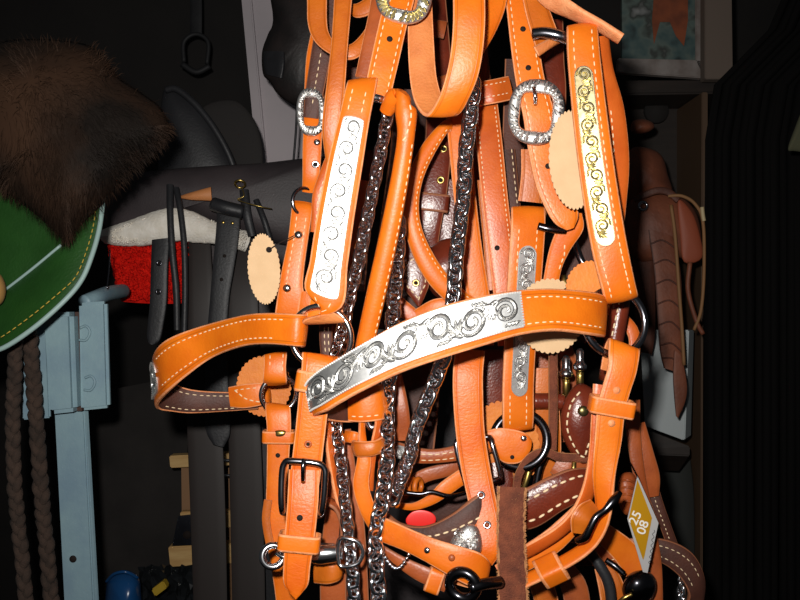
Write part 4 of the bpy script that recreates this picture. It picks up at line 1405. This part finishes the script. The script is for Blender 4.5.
# ------------------------------------------------ 4. centre halter with engraved buckle
H3 = thing('halter', 'orange halter in the centre right with large engraved oval silver buckle', 'halter', G(480, 560, .84), 'plain orange halters')
c3 = strap('crown_strap', H3, [(505, -96, 27, .85), (513, -40, 27, .83), (519, 0, 27, .82), (524, 40, 28, .815), (530, 80, 29, .812), (538, 112, 31, .811), (543, 145, 31, .815), (551, 180, 32, .815), (561, 205, 31, .815), (567, 220, 24, .815), (570, 229, 8, .816)], ORS)
stitches(c3, 2.0, 8.4, (.16, .84))
for u in (2.75, 3.7, 6.6):
    hole(c3, u, .5)
engraved_buckle(H3, 536, 112, .803, 28, 33, 16, 19, SILVER, 0, 0, -6)
tube('buckle_tongue', H3, [P(534, 88, .797), P(535, 96, .794), P(535, 104, .80)], px(2, .8), CHROME, 5, 10)
k3 = strap('cheek_strap', H3, [(530, 230, 30, .865), (529, 212, 34, .858), (528, 210, 34, .848), (528, 225, 34, .842, -10), (526, 255, 34, .842, -14), (523, 300, 33, .845, -16), (520, 345, 31, .85, -16), (518, 385, 31, .852, -14), (518, 415, 31, .855, -8), (518, 428, 30, .862), (519, 424, 30, .87)], ORP, .004, oi=5)
stitches(k3, 3.2, 4.3, (.25, .78))
stitches(k3, 7.3, 8.4, (.25, .78))
plate_on(k3, 3.75, 7.3, .24, .76, k3.o, rnd=1.0, mat=SILVER)
th3 = strap('throat_strap', H3, [(574, 212, 16, .835), (572, 225, 24, .838), (560, 248, 20, .845), (553, 270, 16, .85), (549, 300, 16, .855), (548, 340, 16, .86)], ORP)
seam(th3, [(2.9, .85), (2.2, .85), (1.6, .5)])
ptube('cheek_bar', H3, [(538, 226, .84), (550, 229, .838), (566, 231, .84)], 4, STEEL_B, ns=12)
ring('lower_ring', H3, 520, 440, .868, 27, 4.6, STEEL_B, -15, -20)
w3 = strap('chin_strap', H3, [(470, 350, 30, .835), (468, 372, 30, .828), (468, 395, 30, .826), (470, 430, 29, .826), (475, 465, 29, .826), (481, 495, 28, .822), (487, 525, 28, .815), (489, 548, 26, .81), (484, 562, 18, .812)], ORW)
for u in (5.0, 6.0):
    eyelet(w3, u, .5, .004, CHROME_D, 1, CHEST)
tube('chin_buckle', H3, [P(456, 444, .832), P(465, 440, .835), P(488, 437, .835), P(492, 444, .83), P(500, 474, .828), P(496, 480, .832), P(470, 486, .836), P(464, 478, .83)], px(2.6, .83), CHROME_D, 4, 10, True)
# round strap end with rivet
re_ = strap('rounded_strap_end', H3, [(488, 430, 489, 448, .86), (500, 428, 503, 462, .858), (516, 430, 518, 463, .858), (527, 434, 526, 456, .858), (531, 440, 530, 450, .859)], ORP)
stud(re_, 2.6, .22, .0034, .002)
hole(re_, 1.6, .8, .0022)
# stitched uprights left of centre
v1 = strap('stitched_strap', H3, [(484, 92, 24, .90), (487, 120, 25, .89), (490, 150, 26, .885), (495, 200, 26, .88), (501, 250, 26, .88), (506, 295, 25, .88), (510, 345, 24, .885)], RDO)
stitches(v1, .6, 5.4, (.14, .86), ln=.003, gap=.0022)
hole(v1, 3.95, .35)
hz = strap('cross_strap', H3, [(474, 95, 24, .88), (485, 93, 24, .875), (496, 91, 24, .875), (510, 88, 24, .885)], RDO)
stitches(hz, .3, 2.6, (.3, .8), ln=.003, gap=.0022)
lpA = strap('teardrop_loop', H3, [(449, 118, 450, 132, .888), (440, 124, 448, 132, .884), (422, 145, 434, 155, .882), (408, 175, 423, 180, .88), (403, 205, 419, 205, .88), (406, 235, 422, 228, .88), (418, 267, 433, 253, .882), (436, 292, 449, 276, .885), (462, 312, 472, 296, .89), (490, 322, 496, 306, .895)], ORP, .005, oi=4, crown=.5)
stitches(lpA, 1, 8, (.82,), ln=.003, gap=.0025)
lpB = strap('upright_strap', H3, [(446, 116, 466, 112, .892), (449, 150, 472, 148, .89), (454, 200, 476, 198, .89), (460, 250, 482, 248, .892), (467, 300, 490, 298, .895), (472, 345, 494, 345, .90)], ORS)
strap('upright_strap', H3, [(482, 180, 10, .905), (487, 230, 10, .905), (493, 290, 12, .905)], GLD)
strap('short_tab', H3, [(534, 150, 26, .88), (533, 175, 24, .88), (530, 202, 24, .883)], GLD)
# lower centre orange pieces
strap('lower_band', H3, [(380, 286, 14, .93), (398, 304, 16, .925), (420, 322, 16, .925), (445, 340, 16, .93)], RDO)
strap('lower_band', H3, [(418, 318, 18, .905), (436, 310, 22, .90), (455, 308, 22, .90), (480, 304, 20, .905)], ORP)
strap('hanging_tab', H3, [(545, 368, 26, .90), (545, 400, 28, .90), (548, 450, 26, .905), (545, 500, 24, .91)], GLD)
strap('hanging_tab', H3, [(395, 375, 14, .87), (402, 410, 14, .865), (403, 440, 16, .87)], CHE)

# ------------------------------------------------ 5. keeper loop hanging left of centre
H4 = thing('halter', 'narrow orange halter strap with wide keeper beside the middle chain', 'halter', G(372, 530, .79), 'plain orange halters')
ptube('ring_bar', H4, [(366, 418, .80), (372, 428, .797), (379, 420, .80)], 4, CHROME_D)
k4 = strap('doubled_strap', H4, [(362, 418, 5, .80, 40), (362, 435, 6, .79, 40), (364, 460, 14, .787), (361, 485, 16, .787), (368, 510, 16, .79), (378, 530, 14, .80)], ORP)
strap('doubled_strap', H4, [(370, 412, 6, .80, 40), (378, 420, 6, .795, 40), (376, 436, 6, .79, 40), (371, 460, 8, .792, 30), (368, 490, 10, .795, 30)], RDO)
kk = strap('keeper', H4, [(353, 440, 355, 455, .79), (358, 441, 359, 457, .782), (372, 441, 372, 456, .78), (380, 438, 381, 453, .785), (382, 436, 383, 450, .795)], GLD, .003, crown=.5)
strap('side_tab', H4, [(346, 436, 12, .81), (352, 437, 12, .80), (358, 438, 11, .80)], ORP)
strap('strap_tail', H4, [(340, 430, 22, .85), (345, 470, 22, .85), (352, 520, 24, .85), (356, 580, 24, .85), (358, 640, 24, .85)], CHE)

# ------------------------------------------------ 6. mahogany halters behind
MH = thing('mahogany_halter', 'dark mahogany leather halter hanging behind the orange ones with brass eyelets', 'halter', G(420, 310, .96), 'mahogany halters')
a1 = strap('eyelet_strap', MH, [(425, -100, 24, .98), (432, -20, 24, .975), (438, 60, 26, .97), (440, 120, 28, .965), (437, 160, 27, .96), (434, 195, 25, .958), (430, 225, 22, .96), (427, 250, 20, .965)], MAH)
for u in (3.7, 4.55):
    eyelet(a1, u, .7, .0046, BRASS)
keeper(a1, 5.25, 18, .95, 1.15, .004, .004, MAH)
pillow('padded_pad', MH, [(420, 262), (432, 246), (450, 238), (466, 246), (468, 268), (460, 290), (444, 300), (430, 290)], .96, .02, .02, MAHOG)
a2 = strap('pointed_tab', MH, [(411, 235, 26, .935), (414, 262, 28, .932), (416, 284, 27, .931), (418, 296, 15, .931), (419, 306, 3, .932)], MAH, crown=.4)
seam(a2, [(.9, .5), (1.0, .2), (2.1, .15), (3.4, .5), (2.1, .85), (1.3, .85), (1.1, .6)])
eyelet(a2, 1.95, .5, .0042, BRASS)
strap('back_strap', MH, [(518, 60, 26, .95), (515, 120, 24, .945), (512, 170, 20, .94), (512, 220, 14, .94), (516, 246, 4, .94)], DBR)
stitches(strap('back_strap', MH, [(506, 150, 18, .925), (510, 190, 18, .922), (515, 225, 14, .922), (519, 245, 4, .922)], DBR), 0, 2.8, (.3, .8))
strap('back_strap', MH, [(550, 20, 26, .90), (552, 60, 24, .90), (553, 90, 26, .90), (554, 140, 22, .905)], (MAHOG, DBROWN, BROWN_E))
strap('back_strap', MH, [(352, 60, 26, .94), (350, 100, 26, .94), (348, 140, 22, .94), (345, 180, 20, .94)], DBR)
strap('back_strap', MH, [(362, 180, 20, .93), (352, 230, 18, .93), (345, 290, 20, .93), (338, 350, 18, .93)], CHE)
s8 = strap('back_strap', MH, [(326, 318, 13, .87), (326, 340, 13, .87), (328, 362, 13, .87)], DBR)
stitches(s8, .1, 1.9, (.4, .7))
strap('back_strap', MH, [(400, 40, 16, .95), (410, 20, 16, .945), (425, 26, 16, .94), (445, 30, 18, .945)], CHE)
strap('back_strap', MH, [(424, 90, 16, .955), (435, 86, 16, .95), (452, 80, 14, .95)], CHE)

for st_, mt_ in (
        ([(470, 30, 30, 1.0), (476, 100, 34, 1.0), (485, 200, 36, 1.0), (492, 320, 34, 1.0)], CHE),
        ([(590, 190, 34, .99), (584, 230, 38, .985), (576, 280, 40, .985), (566, 340, 40, .99)], DBR),
        ([(412, 90, 34, 1.0), (408, 160, 38, 1.0), (400, 240, 44, 1.0), (396, 330, 50, 1.0)], DBR),
        ([(450, 180, 30, .985), (455, 240, 34, .985), (456, 310, 34, .985)], MAH),
        ([(545, 330, 40, .98), (560, 380, 44, .98), (572, 440, 40, .98)], CHE),
        ([(420, 345, 40, 1.02), (416, 400, 46, 1.02), (414, 450, 40, 1.02)], DBR),
        ([(368, 150, 26, .97), (358, 210, 28, .97), (350, 290, 30, .97)], DBR),
        ([(495, 350, 26, .96), (494, 390, 26, .96), (496, 430, 24, .96)], MAH)):
    strap('back_strap', MH, st_, mt_)
ptube('hook_rod', MH, [(574, 240, .95), (580, 258, .94), (590, 275, .94), (592, 300, .95)], 3.5, CHROME_D)

M2 = thing('mahogany_halter', 'glossy mahogany halter with white stitched oval leather and brass pins', 'halter', G(580, 470, .89), 'mahogany halters')
ov = pillow('stitched_oval', M2, [(577, 384), (592, 388), (606, 402), (608, 430), (598, 452), (583, 466), (570, 452), (561, 430), (563, 404)], .865, .014, .008, MAHOG, centre=(584, 424))
pts = [P(x, y, d) for x, y, d in ((580, 392, .8535), (571, 404, .853), (567, 425, .853), (572, 442, .853), (583, 458, .856), (588, 446, .852), (591, 440, .852))]
dashes(spline(pts, 6), [ZB] * 60, ov, .005, .003, .0009)
lathe('snap_stud', M2, P(583, 411, .8505), ZB, [(.0055, 0), (.0052, .0018), (.003, .003), (.0001, .0033)], newmat('green brass', (120, 110, 70), .35, .9))
for (x, y) in ((566, 362), (580, 355)):
    lathe('brass_pin', M2, P(x, y + 40, .90), P(x, y, .90) - P(x, y + 38, .90), [(.0040, 0), (.0040, .020), (.0042, .024)], BRASS, 14)
    lathe('pin_cap', M2, P(x, y + 16, .90), P(x, y, .90) - P(x, y + 16, .90), [(.004, 0), (.0072, .002), (.0076, .006), (.005, .009), (.0042, .012), (.0044, .021), (.002, .024)], CHROME, 14)
for (x, y) in ((566, 287), (580, 287)):
    lathe('brass_pin', M2, P(x, y + 20, .90), P(x - 3, y - 22, .90) - P(x, y + 20, .90), [(.0034, 0), (.0034, .02), (.0058, .0225), (.006, .026), (.0036, .03), (.0025, .034)], BRASS, 14)
ptube('leather_roller', M2, [(533, 401, .885), (548, 401, .885), (564, 402, .885)], 8, MAHOG, ns=14)
ptube('rolled_strap', M2, [(624, 268, .87), (620, 305, .865), (614, 340, .865), (608, 380, .87)], 9.5, MAHOG, ns=14)
pts = spline([P(620, 300, .8548), P(615, 322, .8545), P(610, 345, .8552)], 8)
dashes(pts, [ZB] * len(pts), M2, .005, .003, .0008)
strap('red_back_strap', M2, [(606, 305, 12, .90), (632, 330, 12, .895), (634, 360, 12, .895)], RDO)
lw = strap('stitched_band', M2, [(508, 510, 44, .83), (530, 508, 40, .828), (555, 494, 36, .826), (575, 485, 34, .828), (590, 480, 26, .835)], MAH, .006, crown=.4)
stitches(lw, .8, 3.3, (.22, .74), ln=.0062, gap=.0035, r=.0011)
strap('red_panel', M2, [(556, 462, 24, .865), (570, 470, 30, .862), (586, 476, 30, .865), (598, 480, 26, .87)], (CHEST, SUEDE, BROWN_E))
strap('mahogany_back', M2, [(500, 462, 22, .90), (503, 490, 24, .895), (500, 530, 24, .895)], MAH)
pillow('silver_nugget', M2, [(450, 545), (456, 533), (468, 524), (478, 528), (482, 545), (478, 554), (462, 550)], .80, .008, .006, SILVER_D)
V, Fc = [], []
for k in range(60):
    x, y = random.uniform(455, 478), random.uniform(529, 549)
    p0 = P(x, y, .7925)
    r = random.uniform(.0012, .0026)
    x_, y_, z_ = basis(Vector((random.gauss(0, 1), random.gauss(0, 1), random.gauss(0, 1))))
    bidx = len(V)
    V += [p0 + x_ * r, p0 - x_ * r, p0 + y_ * r, p0 - y_ * r, p0 + z_ * r, p0 - z_ * r]
    for f in ((0, 2, 4), (2, 1, 4), (1, 3, 4), (3, 0, 4), (2, 0, 5), (1, 2, 5), (3, 1, 5), (0, 3, 5)):
        Fc.append(tuple(bidx + i for i in f))
stuff(mk('cut_facets', V, Fc, SILVER, M2, smooth=False))
lb = strap('curved_band', M2, [(385, 512, 388, 530, .84), (400, 523, 404, 540, .83), (425, 526, 428, 548, .822), (450, 515, 456, 548, .818), (475, 496, 480, 545, .82), (490, 485, 495, 540, .83)], DBR, .006, crown=.4)
stitches(lb, 1.4, 4.2, (.42,), ln=.0055, gap=.003, r=.0009)

M3 = thing('mahogany_halter', 'brown halter low in the middle with stitched band and small silver plate end', 'halter', G(440, 505, .9), 'mahogany halters')
b1 = strap('stitched_band', M3, [(372, 445, 376, 462, .885), (396, 442, 398, 458, .875), (415, 447, 416, 463, .868), (436, 449, 436, 463, .866), (460, 444, 461, 460, .868), (490, 436, 491, 452, .875)], CHE, .005)
stitches(b1, 2.3, 4.2, (.35, .75), ln=.005, gap=.002)
plate_on(b1, 1.0, 2.15, .1, .95, b1.o, rnd=.5)
strap('lower_band', M3, [(395, 500, 14, .90), (420, 478, 14, .895), (445, 470, 14, .895), (470, 462, 14, .90)], CHE)
strap('curled_band', M3, [(395, 502, 396, 508, .875), (412, 503, 414, 510, .868), (428, 495, 432, 505, .864), (440, 483, 446, 497, .863), (455, 472, 462, 486, .866), (470, 462, 476, 478, .87)], ORP)
for k, x in enumerate((406, 412, 418)):
    ring('wrapped_lace', M3, x, 486, .862, 7, 2.6, GOLDEN, 0, 60)
ptube('black_cord', M3, [(402, 492, .85), (420, 494, .848), (432, 492, .848), (450, 496, .85), (470, 492, .86)], 2.2, STEEL_B)
strap('dark_backing', M3, [(395, 470, 30, .97), (430, 490, 60, .97), (470, 500, 50, .97), (490, 505, 40, .97)], DBR)

# red tag
REDP = newmat('red plastic', (222, 36, 30), .4)
rt = pillow('red_tag', None, [(406, 519), (412, 512), (422, 510), (432, 513), (436, 519), (432, 526), (418, 528), (408, 525)], .845, .0008, .001, REDP)
tag(rt, 'small red plastic tag tucked behind the brown stitched band', 'tag')

# suede strap hanging in front
SU = strap('suede_strap', None, [(512, 487, 27, .785), (511, 510, 27, .781), (511, 540, 27, .779), (512, 570, 28, .779), (513, 600, 29, .779), (514, 660, 29, .78)], SUE, .004, seg=10, jitter=.05, crown=-.1)
tag(SU.o, 'rough brown suede strap hanging in front at the bottom centre', 'suede strap')
V, Fc = [], []
for k in range(900):
    u, v = random.uniform(0, 4.9), random.choice((0.0, 1.0)) if random.random() < .75 else random.random()
    p, T, W, Nn = at(SU, u, v)
    if v in (0.0, 1.0):
        p = p - Nn * .0016
    dr = (W.normalized() * (1 if v > .5 else -1) * (1 if v in (0., 1.) else .2) + Nn * .5 + T * random.gauss(0, .5)).normalized()
    ln = random.uniform(.001, .0026)
    s = T * .0004
    bidx = len(V)
    V += [p - s, p + s, p + dr * ln]
    Fc.append((bidx, bidx + 1, bidx + 2))
stuff(mk('suede_fuzz', V, Fc, SUEDE_E, SU.o))
SL = thing('suede_lace', 'pale brown suede lace arching beside the mahogany oval', 'lace', G(516, 490, .86))
strap('lace_strip', SL, [(553, 345, 9, .872), (553, 380, 9, .868), (553, 420, 9, .866), (552, 450, 9, .866)], SUE)
strap('lace_strip', SL, [(516, 492, 8, .86), (519, 474, 8, .858), (530, 458, 9, .857), (545, 452, 9, .857), (560, 457, 9, .857), (590, 458, 9, .86)], SUE)
BH = thing('brass_hook', 'small brass hook below the pale suede lace', 'hook', G(525, 490, .875))
ptube('hook_rod', BH, [(538, 452, .878), (532, 460, .875), (527, 478, .873), (523, 490, .875)], 3, BRASS)
ptube('hook_back', BH, [(545, 456, .88), (539, 470, .88), (535, 492, .88)], 4, STEEL_B)
ptube('hook_keeper', BH, [(568, 480, .853), (573, 470, .85), (574, 462, .853)], 2.4, BRASS)

# ------------------------------------------------ right bottom
B5 = thing('brown_halter', 'brown stitched halter curling out at the bottom right', 'halter', G(690, 620, .96))
q1 = strap('curled_noseband', B5, [(560, 541, 562, 566, .955), (605, 541, 606, 564, .95), (640, 538, 641, 557, .945), (668, 540, 660, 562, .942), (692, 553, 678, 575, .942), (704, 577, 688, 592, .945), (703, 604, 686, 606, .955), (698, 640, 680, 640, .965)], (DBROWN, SUEDE, BROWN_E), .006, oi=1)
q0 = strap('curled_noseband_end', B5, [(590, 541, 592, 566, .944), (615, 540, 617, 563, .939), (642, 537, 643, 557, .936)], CHE)
stitches(q0, .3, 1.9, (.2, .8), ln=.004)
stitches(q1, 2.2, 4.8, (.3, .75), ln=.004)
strap('side_strap', B5, [(636, 424, 18, .93), (644, 455, 20, .925), (650, 478, 20, .925), (653, 496, 12, .928)], CHE)
q2 = strap('side_strap', B5, [(648, 470, 12, .94), (656, 500, 12, .937), (664, 522, 11, .94), (673, 547, 11, .95)], DBR)
stitches(q2, .8, 2.8, (.4,), ln=.003)
strap('side_strap', B5, [(632, 400, 16, .92), (634, 440, 14, .92), (640, 480, 12, .92), (650, 530, 12, .93), (656, 570, 12, .935), (657, 640, 12, .94)], CHE)
k5 = pillow('ribbed_keeper', B5, [(619, 478), (628, 472), (636, 478), (637, 500), (632, 512), (624, 514), (618, 500)], .89, .012, .01, CHEST)
for k in range(4):
    ptube('keeper_rib', B5, [(619, 482 + k * 7, .884), (628, 480 + k * 7, .876), (636, 484 + k * 7, .884)], 1.2, CHEST, ns=6)
strap('lower_tab', B5, [(600, 530, 20, .93), (625, 552, 26, .935), (640, 575, 26, .935)], ORP)
strap('lower_tab', B5, [(560, 566, 24, .93), (575, 590, 26, .93), (580, 640, 26, .93)], CHE)
strap('lower_tab', B5, [(534, 566, 24, .93), (546, 600, 24, .93), (550, 640, 24, .93)], GLD)
strap('lower_tab', B5, [(604, 566, 20, .93), (612, 590, 26, .925), (616, 620, 26, .925)], GLD)
ptube('black_cable', B5, [(586, 548, .90), (600, 566, .895), (610, 590, .895), (612, 640, .9)], 5.5, BLK)
pillow('black_snap', B5, [(622, 590), (628, 575), (642, 570), (654, 576), (656, 590), (648, 602), (630, 604)], .90, .02, .015, STEEL_B)
ptube('snap_gate', B5, [(606, 560, .90), (615, 566, .895), (624, 574, .892)], 3, STEEL_B)
ptube('brass_spring', B5, [(617, 604, .885), (624, 598, .88), (632, 594, .88)], 2, BRASS)

# price label: yellow diamond with a white border
YL = newmat('yellow label', (180, 130, 10), .45)
WL = newmat('white label border', (176, 174, 174), .45)
PL = thing('price_label', 'yellow diamond price label with white edge hanging at lower right', 'label', G(647, 572, .87))
slab('label_card', PL, [(637.5, 476, .868), (658.5, 523, .872), (647.5, 573, .872), (643, 572, .871), (627.5, 519, .866)], .0008, WL)
slab('label_face', PL, [(637.6, 480, .8665), (652, 518, .8695), (644.6, 556, .870), (643.2, 560, .8697), (628.8, 519, .8652)], .0005, YL)
FW_ = newmat('label ink', (240, 236, 226), .5)
INK = newmat('dark label ink', (60, 60, 66), .6)


def text(name, s, x, y, d, hpx, ang, mat, parent, dn=0.0):
    cu = bpy.data.curves.new(name, 'FONT')
    cu.body = s
    cu.size = px(hpx, d)
    cu.extrude = .0002
    cu.align_x = 'CENTER'
    cu.align_y = 'CENTER'
    cu.offset = .00012
    t = bpy.data.objects.new(name, cu)
    COL.objects.link(t)
    dg = bpy.context.evaluated_depsgraph_get()
    me = bpy.data.meshes.new_from_object(t.evaluated_get(dg))
    bpy.data.objects.remove(t)
    me.materials.clear()
    me.materials.append(mat)
    o = bpy.data.objects.new(name, me)
    COL.objects.link(o)
    o.parent = parent
    o.matrix_parent_inverse = Matrix.Translation(-parent.location)
    o.matrix_basis = Matrix.Translation(P(x, y, d)) @ CAM_ROT.to_4x4() @ Matrix.Rotation(R(12), 4, 'Y') @ Matrix.Rotation(R(ang), 4, 'Z')
    return o


text('label_figures', '25', 635.5, 518, .8645, 14, 62, FW_, PL)
text('label_figures', '08', 643, 527.5, .866, 14, 68, FW_, PL)
wv = [P(649.5 + 4.5 * (1 - t) + 1.0 * math.sin(t * 38), 530 + 34 * t, .8708) for t in [i / 40 for i in range(41)]]
tube('label_handwriting', PL, wv, .0003, INK, 2, 5)
ptube('label_tie', PL, [(637.5, 477, .867), (634, 470, .875), (630, 462, .89)], .8, STEEL_B, ns=6)
